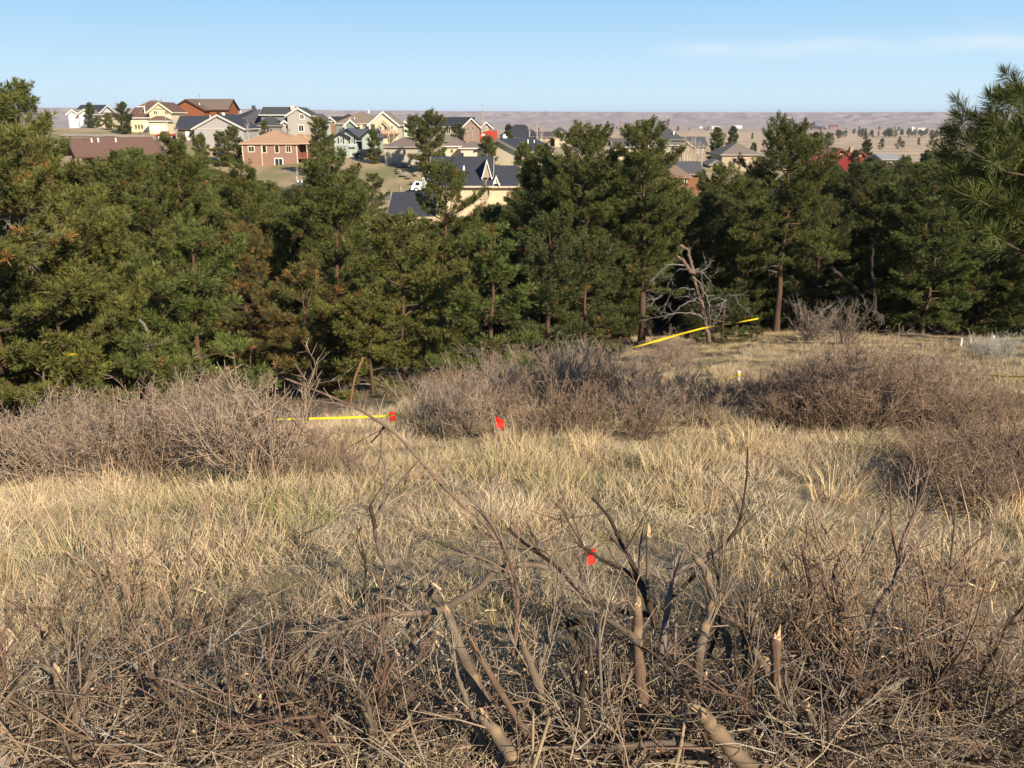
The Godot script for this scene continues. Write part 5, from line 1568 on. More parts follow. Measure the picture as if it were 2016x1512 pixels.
func near_shrubs() -> void:
	rng.seed = 1234
	var GB := Color(0.32, 0.24, 0.17)
	var DK := Color(0.12, 0.084, 0.058)
	var RD := Color(0.30, 0.19, 0.125)
	var PG := Color(0.34, 0.27, 0.20)
	var b := ground_at(1045, 1495)
	var d := -b.z
	var o := thing("broken_shrub", "broken shrub in the middle whose thick stem leans to a split top", "shrub", b)
	stem(o, [[1030, 1470], [985, 1420], [940, 1350], [912, 1290], [880, 1205]], d, d + 0.25, 27, 20, GB, 1.3, 8, "stem", [0.55])
	stem(o, [[1040, 1450], [1000, 1385], [960, 1320], [925, 1262]], d - 0.05, d + 0.05, 17, 11, RD, 1.5, 4)
	stem(o, [[1072, 1500], [1080, 1420], [1065, 1370], [1045, 1310], [1028, 1268]], d, d + 0.1, 24, 14, GB, 1.2, 8)
	stem(o, [[1040, 1340], [1062, 1310], [1078, 1260], [1094, 1195]], d + 0.1, d + 0.25, 12, 9, PG, 0.8, 5)
	stem(o, [[1030, 1525], [990, 1462], [952, 1415]], d - 0.15, d - 0.12, 30, 22, GB, 1.6, 3, "stem", [0.3, 0.7])
	stem(o, [[1048, 1500], [1050, 1400]], d - 0.2, d - 0.18, 6, 4, Color(0.72, 0.5, 0.29), 1.0, 0, "splinter")
	stem(o, [[1050, 1515], [1082, 1412]], d - 0.22, d - 0.2, 9, 5, Color(0.75, 0.54, 0.3), 1.0, 0, "splinter")
	stem(o, [[960, 1490], [935, 1420], [915, 1370], [900, 1330], [885, 1270]], d - 0.05, d + 0.1, 13, 7, PG, 0.0, 8)
	stem(o, [[1020, 1300], [1015, 1220], [1010, 1160], [990, 1080], [960, 1020], [905, 960]], d + 0.3, d + 0.6, 9, 5, GB, 0.0, 14)
	stem(o, [[870, 1440], [820, 1390], [770, 1340], [735, 1300]], d, d + 0.2, 14, 8, DK, 0.0, 10)
	stem(o, [[1010, 1290], [1020, 1180], [1008, 1120], [985, 1060]], d + 0.2, d + 0.4, 8, 5, RD, 0.0, 10)
	b = ground_at(905, 1300)
	d = -b.z
	o = thing("fallen_branch", "long fallen branch arching over the centre of the tangle", "branch", b)
	stem(o, [[878, 1196], [940, 1160], [975, 1125], [1010, 1114], [1050, 1112], [1085, 1120]], d - 0.27, d - 0.2, 16, 10, Color(0.33, 0.245, 0.175), 0.0, 14)
	stem(o, [[885, 1192], [850, 1205], [800, 1209], [750, 1212], [690, 1228], [620, 1262], [560, 1310]], d - 0.27, d - 0.4, 16, 4, Color(0.33, 0.245, 0.175), 0.0, 20)
	stem(o, [[850, 1206], [830, 1240], [800, 1280], [760, 1320], [700, 1370], [640, 1420]], d - 0.1, d - 0.5, 8, 3, RD, 0.0, 16, "side_branch")
	stem(o, [[820, 1210], [780, 1260], [720, 1310], [640, 1370], [580, 1420]], d - 0.1, d - 0.45, 7, 3, PG, 0.0, 16, "side_branch")
	stem(o, [[835, 1145], [850, 1170], [868, 1190], [880, 1200]], d + 0.1, d, 15, 12, GB, 0.0, 0, "side_branch", [0.1, 0.3])
	stem(o, [[800, 1280], [770, 1350], [700, 1420], [620, 1490]], d - 0.25, d - 0.6, 6, 3, GB, 0.0, 14, "side_branch")
	stem(o, [[760, 1215], [700, 1290], [640, 1340], [560, 1400]], d - 0.1, d - 0.4, 6, 3, RD, 0.0, 12, "side_branch")
	b = ground_at(1300, 1492)
	d = -b.z
	o = thing("broken_shrub", "largest broken shrub with upright stump and twisted torn stem", "shrub", b)
	stem(o, [[1295, 1500], [1272, 1420], [1260, 1340], [1255, 1260], [1255, 1190]], d, d + 0.12, 29, 18, RD, 1.6, 4, "stem", [0.80, 0.97])
	stem(o, [[1345, 1505], [1370, 1420], [1373, 1335], [1381, 1265], [1392, 1225], [1403, 1190], [1400, 1155], [1386, 1120], [1368, 1098]], d + 0.05, d + 0.3, 25, 13, GB, 2.2, 8, "stem", [0.47, 0.62, 0.80, 0.93])
	stem(o, [[1500, 1530], [1465, 1500], [1420, 1452], [1384, 1408]], d - 0.22, d - 0.18, 38, 30, Color(0.36, 0.25, 0.165), 1.5, 2, "stem", [0.75, 0.88])
	stem(o, [[1262, 1268], [1225, 1240], [1185, 1215], [1140, 1200]], d + 0.05, d + 0.2, 15, 9, GB, 0.0, 8)
	stem(o, [[1300, 1300], [1245, 1245], [1190, 1228], [1140, 1224], [1100, 1235]], d + 0.3, d + 0.4, 17, 11, DK, 0.0, 6)
	stem(o, [[1290, 1210], [1230, 1205], [1150, 1178], [1100, 1120], [1040, 1075], [1000, 1040]], d + 0.5, d + 0.75, 13, 5, DK, 0.0, 14)
	stem(o, [[1295, 1240], [1262, 1150], [1240, 1100], [1225, 1075], [1200, 1020], [1165, 980]], d + 0.45, d + 0.8, 12, 5, DK, 0.0, 12)
	stem(o, [[1290, 1200], [1240, 1130], [1190, 1105], [1130, 1065]], d + 0.5, d + 0.7, 9, 5, DK, 0.0, 10)
	stem(o, [[1275, 1160], [1275, 1095], [1276, 1056]], d + 0.5, d + 0.55, 7, 7, GB, 5.0, 0)
	stem(o, [[1300, 1310], [1310, 1230], [1322, 1155], [1345, 1120], [1385, 1102], [1420, 1085]], d + 0.3, d + 0.55, 14, 8, Color(0.36, 0.27, 0.22), 0.0, 10)
	stem(o, [[1320, 1180], [1400, 1100], [1440, 1055], [1458, 1018], [1470, 940], [1472, 880]], d + 0.55, d + 0.8, 9, 3, DK, 0.0, 12)
	stem(o, [[1310, 1200], [1330, 1130], [1350, 1080], [1380, 1020]], d + 0.45, d + 0.65, 9, 4, GB, 0.0, 14)
	stem(o, [[1330, 1360], [1390, 1300], [1420, 1190], [1400, 1080]], d + 0.3, d + 0.5, 9, 5, DK, 0.0, 10)
	stem(o, [[1280, 1450], [1240, 1390], [1180, 1320], [1150, 1280], [1130, 1240]], d + 0.05, d + 0.25, 15, 8, DK, 0.0, 10)
	stem(o, [[1180, 1490], [1185, 1400], [1180, 1250], [1190, 1200]], d - 0.1, d, 7, 5, PG, 0.0, 6)
	stem(o, [[1400, 1490], [1360, 1380], [1290, 1290], [1240, 1270]], d - 0.05, d + 0.1, 10, 6, DK, 0.0, 8)
	stem(o, [[1400, 1480], [1320, 1462], [1240, 1468], [1160, 1470], [1085, 1470]], d - 0.15, d - 0.1, 12, 9, GB, 0.0, 8, "root_branch")
	b = ground_at(1560, 1470)
	d = -b.z
	o = thing("broken_shrub", "broken shrub with a straight upright stump, right of the twisted stem", "shrub", b)
	stem(o, [[1545, 1470], [1530, 1370], [1527, 1300], [1528, 1258]], d, d + 0.08, 25, 20, RD, 1.9, 2)
	stem(o, [[1530, 1360], [1512, 1325], [1488, 1288], [1460, 1248], [1432, 1205], [1415, 1160]], d + 0.1, d + 0.3, 18, 9, GB, 1.0, 8, "stem", [0.6])
	stem(o, [[1680, 1405], [1640, 1375], [1600, 1350], [1548, 1318]], d + 0.1, d + 0.15, 20, 15, DK, 0.0, 5)
	stem(o, [[1590, 1490], [1592, 1460], [1620, 1432], [1665, 1408], [1720, 1370], [1788, 1333]], d - 0.15, d + 0.05, 14, 8, PG, 0.0, 10)
	stem(o, [[1738, 1500], [1748, 1410], [1762, 1345], [1768, 1312]], d - 0.05, d + 0.1, 18, 13, DK, 1.6, 5)
	stem(o, [[1480, 1240], [1483, 1190], [1492, 1138]], d + 0.4, d + 0.45, 7, 5, PG, 0.0, 2)
	stem(o, [[1520, 1500], [1490, 1420], [1440, 1330], [1400, 1290]], d - 0.1, d + 0.05, 12, 7, DK, 0.0, 8)
	stem(o, [[1600, 1500], [1570, 1420], [1550, 1370], [1545, 1310]], d - 0.1, d, 10, 6, PG, 0.0, 6)
	stem(o, [[1330, 1512], [1345, 1440], [1350, 1400]], d - 0.25, d - 0.2, 9, 5, Color(0.7, 0.5, 0.3), 1.0, 0, "splinter")
	b = ground_at(1700, 1330)
	d = -b.z
	o = thing("bare_sapling", "upright bare sapling with forked thin shoots, right of centre", "shrub", b)
	stem(o, [[1722, 1345], [1712, 1260], [1728, 1195], [1762, 1140], [1775, 1070], [1818, 965], [1836, 895]], d, d + 0.35, 14, 4, Color(0.3, 0.21, 0.16), 0.0, 14)
	stem(o, [[1770, 1110], [1756, 1040], [1752, 940]], d + 0.2, d + 0.3, 7, 3, RD, 0.0, 6)
	stem(o, [[1775, 1070], [1808, 985], [1801, 915]], d + 0.25, d + 0.35, 7, 3, RD, 0.0, 6)
	stem(o, [[1650, 1330], [1610, 1230], [1592, 1140], [1578, 1072]], d, d + 0.2, 12, 5, DK, 0.0, 12)
	stem(o, [[1650, 1310], [1648, 1220], [1640, 1140], [1655, 1095]], d, d + 0.2, 11, 6, DK, 0.0, 12)
	stem(o, [[1760, 1320], [1800, 1240], [1835, 1200], [1868, 1130], [1882, 1000]], d, d + 0.3, 11, 3, GB, 0.0, 14)
	stem(o, [[1868, 1130], [1910, 1080], [1955, 1040]], d + 0.2, d + 0.35, 5, 2.5, RD, 0.0, 6)
	stem(o, [[1690, 1280], [1660, 1180], [1690, 1130], [1740, 1000]], d + 0.1, d + 0.3, 7, 3, GB, 0.0, 10)
	stem(o, [[1890, 1360], [1870, 1290], [1855, 1220], [1850, 1150]], d - 0.1, d + 0.1, 9, 4, DK, 0.0, 10)
	stem(o, [[1760, 1420], [1800, 1390], [1870, 1370], [1930, 1400], [1960, 1460]], d - 0.2, d - 0.3, 7, 4, RD, 0.0, 8)
	stem(o, [[2030, 1300], [1980, 1280], [1930, 1275], [1900, 1255]], d + 0.1, d + 0.15, 11, 7, PG, 0.0, 8)
	b = ground_at(185, 1505)
	d = -b.z
	o = thing("broken_shrub", "broken shrub at the lower left with a forked torn stem", "shrub", b)
	stem(o, [[200, 1520], [165, 1450], [142, 1400], [126, 1370], [112, 1325]], d, d + 0.12, 28, 17, GB, 1.7, 6, "stem", [0.9])
	stem(o, [[150, 1420], [165, 1370], [178, 1318]], d + 0.05, d + 0.1, 12, 8, GB, 0.0, 4)
	stem(o, [[112, 1328], [95, 1316], [70, 1312], [40, 1345], [0, 1392]], d + 0.12, d + 0.05, 11, 8, PG, 0.8, 4)
	stem(o, [[305, 1520], [250, 1490], [200, 1466], [150, 1445], [115, 1428]], d - 0.15, d - 0.1, 12, 6, RD, 0.0, 6)
	stem(o, [[8, 1530], [6, 1490], [5, 1440]], d - 0.05, d, 24, 20, Color(0.42, 0.34, 0.27), 1.2, 2)
	stem(o, [[150, 1500], [120, 1450], [118, 1420]], d - 0.1, d, 14, 10, GB, 1.3, 4)
	stem(o, [[225, 1480], [240, 1420], [300, 1370], [330, 1330]], d, d + 0.15, 8, 4, PG, 0.0, 10)
	b = ground_at(430, 1420)
	d = -b.z
	o = thing("fallen_branch", "pale grey weathered branch lying across the left tangle", "branch", b)
	stem(o, [[165, 1280], [200, 1295], [235, 1296], [268, 1314], [320, 1340], [370, 1348], [412, 1336], [456, 1322], [500, 1340], [560, 1350], [606, 1360]], d + 0.2, d, 9, 12, Color(0.44, 0.375, 0.31), 0.0, 12)
	stem(o, [[530, 1340], [570, 1340], [625, 1345]], d + 0.1, d, 8, 7, Color(0.40, 0.34, 0.28), 0.8, 3, "side_branch")
	stem(o, [[160, 1490], [180, 1410], [215, 1390], [260, 1370]], d - 0.1, d + 0.1, 8, 4, PG, 0.0, 8, "side_branch")
	b = ground_at(480, 1505)
	d = -b.z
	o = thing("splintered_stump", "pale yellow splintered stumps standing at the bottom, left of centre", "stump", b)
	stem(o, [[488, 1530], [494, 1490], [500, 1452]], d, d, 20, 14, Color(0.75, 0.56, 0.32), 1.0, 0, "splinter")
	stem(o, [[460, 1540], [452, 1500], [443, 1462]], d, d, 11, 7, Color(0.6, 0.4, 0.24), 1.4, 0, "splinter")
	stem(o, [[424, 1530], [422, 1490], [426, 1460]], d - 0.05, d - 0.05, 9, 6, RD, 1.2, 0, "splinter")
	stem(o, [[520, 1530], [512, 1470], [530, 1400], [536, 1320]], d + 0.05, d + 0.2, 8, 4, RD, 0.0, 5, "stem")
	stem(o, [[385, 1530], [378, 1480], [380, 1440]], d, d, 16, 11, GB, 1.2, 2, "stem")
	stem(o, [[700, 1500], [690, 1440], [680, 1390]], d, d + 0.1, 12, 8, GB, 1.2, 4, "stem")
	b = ground_at(765, 1190)
	d = -b.z
	o = thing("bare_sapling", "thin forked sprig standing left of the centre in the grass", "shrub", b)
	stem(o, [[800, 1205], [782, 1150], [762, 1120], [745, 1080], [737, 1030], [748, 1000], [780, 958], [828, 902]], d, d + 0.3, 9, 3.5, Color(0.3, 0.22, 0.17), 0.0, 9)
	stem(o, [[750, 1000], [790, 975], [830, 960], [868, 925], [905, 893]], d + 0.15, d + 0.35, 5, 2.5, Color(0.5, 0.36, 0.24), 0.0, 5)
	stem(o, [[752, 1010], [758, 960], [758, 900]], d + 0.1, d + 0.2, 4, 2, PG, 0.0, 2)
	stem(o, [[740, 1040], [730, 1000], [735, 985]], d + 0.1, d + 0.15, 8, 6, DK, 0.0, 1)
	stem(o, [[715, 1180], [720, 1120], [712, 1070]], d, d + 0.1, 7, 4, DK, 0.0, 8)
	b = ground_at(1010, 1140)
	d = -b.z
	o = thing("cut_whip", "long thin cut whip leaning up across the yellow tape", "branch", b)
	stem(o, [[1030, 1165], [1000, 1110], [960, 1040], [900, 985], [840, 922], [790, 865], [745, 830], [690, 798], [620, 768], [563, 746]], d, d + 0.8, 6.5, 4.5, Color(0.40, 0.27, 0.19), 0.0, 4)
	stem(o, [[690, 798], [697, 750], [715, 703]], d + 0.65, d + 0.72, 5, 4, Color(0.46, 0.24, 0.13), 0.0, 0, "side_branch")
	stem(o, [[690, 797], [665, 802], [645, 812], [638, 795]], d + 0.65, d + 0.7, 4, 3, Color(0.42, 0.25, 0.16), 0.0, 1, "side_branch")
	stem(o, [[758, 838], [748, 852], [730, 872]], d + 0.55, d + 0.5, 5, 3, DK, 0.0, 2, "side_branch")
	var crowns := [
		["broken shrub in the lower left corner, left of the forked torn stem", 55, 1490, 6, 0.40, 0.009], ["broken shrub between the forked stem and the pale splinters", 320, 1500, 7, 0.36, 0.008], ["broken shrub under the pale grey branch", 500, 1440, 7, 0.38, 0.008],
		["broken shrub left of the middle leaning stem, near the bottom", 720, 1490, 8, 0.40, 0.010], ["small broken shrub behind the left end of the grey branch", 215, 1370, 5, 0.26, 0.007], ["broken shrub behind the middle of the grey branch", 430, 1310, 5, 0.22, 0.007], ["broken shrub under the arching fallen branch", 640, 1330, 5, 0.22, 0.008],
		["broken shrub between the twisted stem and the straight stump", 1440, 1450, 7, 0.42, 0.011], ["broken shrub right of the straight stump at the bottom", 1690, 1495, 7, 0.40, 0.010], ["broken shrub right of the bare sapling base", 1860, 1440, 7, 0.42, 0.009], ["broken shrub in the lower right corner", 1985, 1490, 6, 0.42, 0.010],
		["broken shrub at the bottom between leaning stem and upright stump", 1190, 1505, 6, 0.36, 0.011], ["thin broken shrub behind the sapling on the right", 1915, 1320, 6, 0.32, 0.006], ["thin broken shrub behind the straight stump", 1540, 1310, 6, 0.28, 0.007], ["thin broken shrub behind the upright stump", 1260, 1330, 5, 0.24, 0.007], ["thin broken shrub at the back of the left tangle", 90, 1270, 4, 0.2, 0.006], ["thin broken shrub left of the forked sprig", 600, 1230, 4, 0.17, 0.005], ["thin broken shrub left of the left tangle middle", 300, 1240, 4, 0.18, 0.006],
	]
	for k in crowns.size(): root_crown(crowns[k][0], crowns[k][1], crowns[k][2], crowns[k][3], crowns[k][4], crowns[k][5], 3000 + k)
	rng.seed = 4321
	# loose upright shoots in the left grass
	var shoots := [[392, 1005, 345, 1215, "tallest"], [215, 1010, 262, 1250, "leaning"], [175, 1055, 230, 1260, "leftmost"], [455, 985, 560, 1250, "slanting"], [320, 1100, 335, 1290, "short"], [610, 1190, 660, 1330, "low"]]
	for e in shoots:
		b = ground_at(e[2], e[3])
		o = thing("dry_shoot", "%s dry shoot standing in the grass behind the left tangle" % e[4], "branch", b)
		stem(o, [[e[2], e[3] + 10], [lerpf(e[2], e[0], 0.3) + 6, lerpf(e[3], e[1], 0.3)], [lerpf(e[2], e[0], 0.7) - 4, lerpf(e[3], e[1], 0.7)], [e[0], e[1]]], -b.z, -b.z + 0.25, 8, 3, Color(0.40, 0.27, 0.19), 0.0, 8)

# ---------------------------------------------------------------- snags
func snags() -> void:
	rng.seed = 555
	var d := 28.0
	var b := on_ground(1392, d)
	var o := thing("dead_tree", "leaning dead pine snag with a broken top and drooping bare branches", "tree", b)
	var BK := Color(0.36, 0.24, 0.17)
	var GR := Color(0.36, 0.31, 0.275)
	stem(o, [[1396, 672], [1390, 640], [1382, 600], [1371, 565], [1362, 530], [1357, 508], [1352, 492], [1338, 484]], d, d, 9.0, 5.5, BK, 0.8, 8, "trunk", [], 0.02)
	stem(o, [[1364, 540], [1352, 525], [1344, 512], [1336, 507]], d - 0.1, d - 0.2, 9, 6, BK, 0.9, 2, "broken_fork")
	var lb := [
		[[1360, 530], [1335, 532], [1322, 545], [1312, 570], [1300, 585]], [[1345, 522], [1320, 520], [1305, 530], [1282, 556]], [[1366, 570], [1345, 568], [1325, 572], [1315, 590], [1300, 620]],
		[[1300, 583], [1292, 588], [1275, 592], [1262, 600]], [[1375, 585], [1345, 600], [1330, 612], [1312, 622], [1280, 625]], [[1376, 590], [1390, 575], [1385, 560], [1380, 540]],
		[[1362, 545], [1380, 560], [1395, 600], [1398, 640]], [[1360, 535], [1375, 530], [1390, 545], [1408, 565]], [[1370, 535], [1385, 533], [1395, 520], [1402, 512]],
		[[1386, 610], [1400, 590], [1418, 588], [1428, 598], [1424, 618]], [[1424, 592], [1432, 580], [1448, 585], [1455, 600], [1470, 612], [1482, 622]], [[1428, 590], [1420, 605], [1416, 620]],
		[[1390, 630], [1370, 618], [1340, 616], [1310, 618]], [[1382, 600], [1365, 590], [1350, 580]], [[1388, 632], [1404, 620], [1412, 640]],
	]
	for k in lb.size():
		stem(o, lb[k], d - rr(0.0, 0.5), d + rr(-0.9, 0.6), 3.2, 0.9, GR * rr(0.75, 1.1), 0.0, 10, "bare_branch", [], 0.025)
	b = on_ground(1738, 36.0)
	o = thing("leaning_trunk", "dark pine trunk leaning left at the edge of the right clearing", "tree", b)
	stem(o, [[1740, 668], [1728, 630], [1712, 602], [1690, 580], [1668, 558], [1640, 530]], 36, 35, 20, 7, Color(0.085, 0.062, 0.05), 0.0, 14, "trunk", [], 0.03)
	stem(o, [[1718, 612], [1722, 575], [1716, 530], [1720, 480]], 36, 36.3, 11, 4, Color(0.09, 0.066, 0.052), 0.0, 6, "limb", [], 0.03)
	stem(o, [[1690, 580], [1655, 590], [1620, 612], [1600, 640]], 35.8, 35, 7, 2, Color(0.25, 0.21, 0.18), 0.0, 12, "dead_branch", [], 0.03)
	b = on_ground(288, 15.0)
	o = thing("dead_stub", "grey crooked dead stub in front of the left pines", "tree", b)
	stem(o, [[288, 800], [288, 720], [291, 690], [292, 660], [284, 640], [274, 630]], 15.5, 15.5, 8, 5, Color(0.34, 0.28, 0.235), 0.8, 0, "trunk")
	stem(o, [[290, 688], [300, 680], [312, 678]], 15, 15, 7, 4, Color(0.34, 0.28, 0.235), 0.5, 1, "bare_branch")
	stem(o, [[291, 672], [280, 662], [272, 660]], 15, 15, 6, 3, Color(0.34, 0.28, 0.235), 0.0, 1, "bare_branch")
	# dead limbs in the gap of the left pine
	b = on_ground(-40, 14.6)
	o = thing("dead_limb", "tangle of pale dead limbs in the dark gap of the left pine", "branch", at(-40, 500, 14.6))
	for e in [[[-40, 500], [0, 480], [40, 468], [75, 462], [125, 460]], [[-40, 505], [10, 495], [50, 500], [62, 520]], [[0, 480], [20, 450], [12, 420], [-5, 400]], [[20, 475], [50, 430], [90, 420]], [[30, 470], [55, 480], [60, 530]], [[-20, 492], [15, 520], [35, 512]], [[-30, 440], [0, 425], [30, 455], [60, 440]]]:
		stem(o, e, 15.2, 14.8, 4.0, 1.2, Color(0.32, 0.27, 0.235) * rr(0.8, 1.1), 0.0, 7, "bare_branch", [], 0.02)

# ---------------------------------------------------------------- flags, stakes, tape, rocks
func flag(label: String, px: float, py: float, foot: float, w: float, h: float, turn: float, droop: float, wire := true) -> void:
	var b := ground_at(px, foot)
	var d := -b.z
	var top := at(px, py - h * 0.5, d)
	var o := thing("marker_flag", label, "flag", b)
	var hgt := top.y - b.y
	var m := MB.new()
	m.tube(PackedVector3Array([Vector3(0, -0.1, 0), Vector3(0.006, hgt * 0.5, 0), Vector3(0, hgt + 0.008, 0)]), PackedFloat32Array([0.0016, 0.0016, 0.0016]), 5, PackedColorArray([Color.WHITE]), true)
	part("wire", m.mesh(), M.steel, o)
	var k := d / 1750.0 * 1.04
	var fw := w * k
	var fh := h * k
	var f := MB.new()
	var pt := func(a: int, c: int, off: float) -> Vector3:
		var u := a / 8.0
		var v := c / 6.0
		var z := 0.13 * fw * sin(u * 5.0 + v * 2.2) * u + 0.06 * fw * sin(v * 7.0 + u * 3.0)
		return Vector3(cos(turn) * u * fw - fw * 0.12 * sin(v * 3.0) * u, hgt - fh * v * (1.0 - 0.1 * u) - droop * fh * u * u, z + sin(turn) * u * fw + off)
	for a in 8:
		for c in 6:
			f.quad(pt.call(a, c + 1, 0.0005), pt.call(a + 1, c + 1, 0.0005), pt.call(a + 1, c, 0.0005), pt.call(a, c, 0.0005))
			f.quad(pt.call(a, c, -0.0005), pt.call(a + 1, c, -0.0005), pt.call(a + 1, c + 1, -0.0005), pt.call(a, c + 1, -0.0005))
	part("flag", f.mesh(), M.flag, o)

func tape(label: String, pts: Array, width: float, twist: Array) -> void:   # pts: [column, row, metres]
	var m := MB.new()
	var c := Curve3D.new()
	for p in pts: c.add_point(at(p[0], p[1], p[2]))
	var n := 48
	var prev: Array = []
	for s in n + 1:
		var t := s / float(n)
		var x := t * (pts.size() - 1)
		var i0 := mini(int(x), pts.size() - 2)
		var q := c.get_point_position(i0).lerp(c.get_point_position(i0 + 1), x - i0)
		var dir := (c.get_point_position(i0 + 1) - c.get_point_position(i0)).normalized()
		var tw: float = lerpf(twist[i0], twist[i0 + 1], x - i0)
		var up := Vector3.UP.rotated(dir, tw)
		up = (up - dir * up.dot(dir)).normalized()
		var nn := dir.cross(up) * 0.0008
		var a := q + up * width * 0.5
		var b := q - up * width * 0.5
		if s:
			m.quad(prev[1] + nn, b + nn, a + nn, prev[0] + nn)
			m.quad(prev[0] - nn, a - nn, b - nn, prev[1] - nn)
		prev = [a, b]
	tag(part("barrier_tape", m.mesh(), M.tape, self), label, "tape")

func stake(label: String, px: float, top: float, foot: float, w: float, capc := 0.0, col: Material = null) -> void:
	var b := ground_at(px, foot)
	var d := -b.z
	var h := at(px, top, d).y - b.y
	var r := w * 0.5 * d / 1750.0
	var o := thing("survey_stake", label, "stake", b)
	var m := MB.new()
	m.tube(PackedVector3Array([Vector3(0, -0.15, 0), Vector3(0, h, 0)]), PackedFloat32Array([r, r]), 10, PackedColorArray([Color.WHITE]), true)
	part("pipe", m.mesh(), col if col else M.white, o)
	if capc > 0.0:
		var q := MB.new()
		q.tube(PackedVector3Array([Vector3(0, h * (1.0 - capc), 0), Vector3(0, h * (1.0 - capc) + h * 0.3, 0)]), PackedFloat32Array([r * 1.12, r * 1.12]), 10, PackedColorArray([Color.WHITE]), true)
		part("tape_wrap", q.mesh(), M.tape, o)

func small_things() -> void:
	rng.seed = 660
	flag("nearest red marker flag, hanging behind the thick twigs", 1153, 1100, 1168, 23, 38, -0.35, 0.12)
	flag("red marker flag at the end of the yellow tape by the hollow", 769, 820, 862, 15, 20, 0.3, 0.05)
	flag("red marker flag drooping to the right before the middle thicket", 976, 831, 878, 19, 22, 0.2, 0.55)
	flag("small faded red flag deep inside the middle thicket", 1168, 745, 770, 6, 10, 0.3, 0.0)
	flag("tiny red flag left of the faded one in the thicket", 1092, 753, 775, 7, 7, 0.2, 0.0)
	tape("yellow tape slanting up to the right past the dead snag", [[1225, 690, 13.0], [1262, 680, 14.0], [1300, 669, 15.0], [1342, 657, 16.0], [1380, 647, 17.0], [1412, 641, 18.0], [1436, 638, 18.6], [1462, 633, 19.8], [1493, 627, 21.0]], 0.04, [1.2, 0.5, 0.1, 0.45, 0.2, 1.2, 1.5, 0.6, 0.1])
	tape("yellow tape stretched low before the dark hollow on the left", [[395, 826, 8.0], [470, 827, 8.3], [575, 825, 8.8], [690, 822, 9.1], [758, 819, 9.4]], 0.023, [1.3, 1.1, 0.25, 0.0, 0.2])
	tape("thin twisted yellow tape from the hollow flag to the thicket", [[758, 819, 9.4], [800, 815, 9.8], [858, 811, 10.3]], 0.024, [0.5, 1.3, 1.45])
	tape("yellow tape lying left of the white stake in the clearing", [[1180, 792, 12.6], [1290, 775, 13.2], [1380, 758, 13.8], [1452, 741, 14.6]], 0.05, [1.3, 1.2, 1.1, 0.6])
	tape("yellow tape lying right of the white stake in the clearing", [[1456, 741, 14.6], [1500, 743, 14.4], [1560, 744, 14.2]], 0.05, [0.9, 1.1, 1.3])
	tape("yellow tape low over the grass at the right edge", [[1930, 737, 13.6], [1975, 741, 13.4], [2040, 742, 13.2]], 0.06, [1.2, 0.9, 0.9])
	tape("scrap of yellow tape showing under the left edge pine", [[120, 702, 13.5], [142, 697, 13.6], [165, 699, 13.7]], 0.05, [1.2, 0.7, 1.3])
	stake("short white pipe stake wrapped with yellow tape in the clearing", 1453, 730, 750, 8, 0.5)
	stake("tallest thin white stake at the right edge of the clearing", 1998, 640, 666, 5)
	stake("short white stake among the grass, leftmost of the white row", 1891, 666, 681, 5)
	stake("tiny white stake with a pale orange top, middle of the row", 1910, 666, 678, 3.5)
	stake("short white stake right of the tiny one, before the sage", 1953, 661, 676, 6)
	stake("dark stub of a stake in the dry grass left of the white row", 1814, 676, 690, 5, 0.0, M.steel)
	# boulders
	var spots := [[318, 292, 205, 1.0], [326, 288, 206, 1.2], [334, 293, 204, 1.1], [342, 289, 206, 1.3], [350, 294, 204, 1.0], [330, 298, 202, 0.9], [345, 299, 202, 0.9], [356, 290, 205, 0.8], [776, 318, 178, 0.8], [790, 323, 176, 0.9], [798, 322, 176, 1.1], [806, 324, 175, 0.8], [785, 338, 168, 0.9], [797, 342, 165, 1.1], [806, 346, 163, 0.8], [822, 344, 165, 1.2], [812, 357, 158, 0.7], [980, 338, 150, 1.3], [992, 339, 150, 1.4], [703, 308, 188, 0.8], [712, 312, 185, 0.6], [290, 258, 226, 0.6], [276, 259, 226, 0.6]]
	var homes := {}
	for k in spots.size():
		var e: Array = spots[k]
		var m := MB.new()
		var sp := SphereMesh.new()
		sp.radial_segments = 10; sp.rings = 6; sp.radius = 0.5; sp.height = 1.0
		var arr := sp.get_mesh_arrays()
		var vs: PackedVector3Array = arr[Mesh.ARRAY_VERTEX]
		for q in vs.size():
			var s := vs[q] * 3.1 + Vector3(k * 7.0, 0, 0)
			vs[q] *= 1.0 + 0.5 * wob.get_noise_3d(s.x, s.y, s.z) * 1.6
			vs[q] = (vs[q] * 5.0).round() / 5.0 * 0.35 + vs[q] * 0.65
		arr[Mesh.ARRAY_VERTEX] = vs
		arr[Mesh.ARRAY_NORMAL] = null
		arr[Mesh.ARRAY_TANGENT] = null
		var am := ArrayMesh.new()
		am.add_surface_from_arrays(Mesh.PRIMITIVE_TRIANGLES, arr)
		var o := part("boulder", am, M.rock, self)
		o.position = at(e[0], e[1], e[2])
		o.position.y = minf(o.position.y, ground(o.position.x, o.position.z) + 0.4)
		o.scale = Vector3(1.5, 0.8, 1.2) * float(e[3])
		o.rotation.y = k * 1.7
		var home := "heaped below the red pickup" if k < 8 else "above the white truck" if k < 17 else "below the bright cream wall" if k < 19 else "beside the black car" if k < 21 else "by the cream house garden"
		if not homes.has(home): homes[home] = []
		homes[home].append(o)
	for home in homes: label_rows(homes[home], "pale boulder " + home, "boulder", "boulders " + home, [], ["group"])

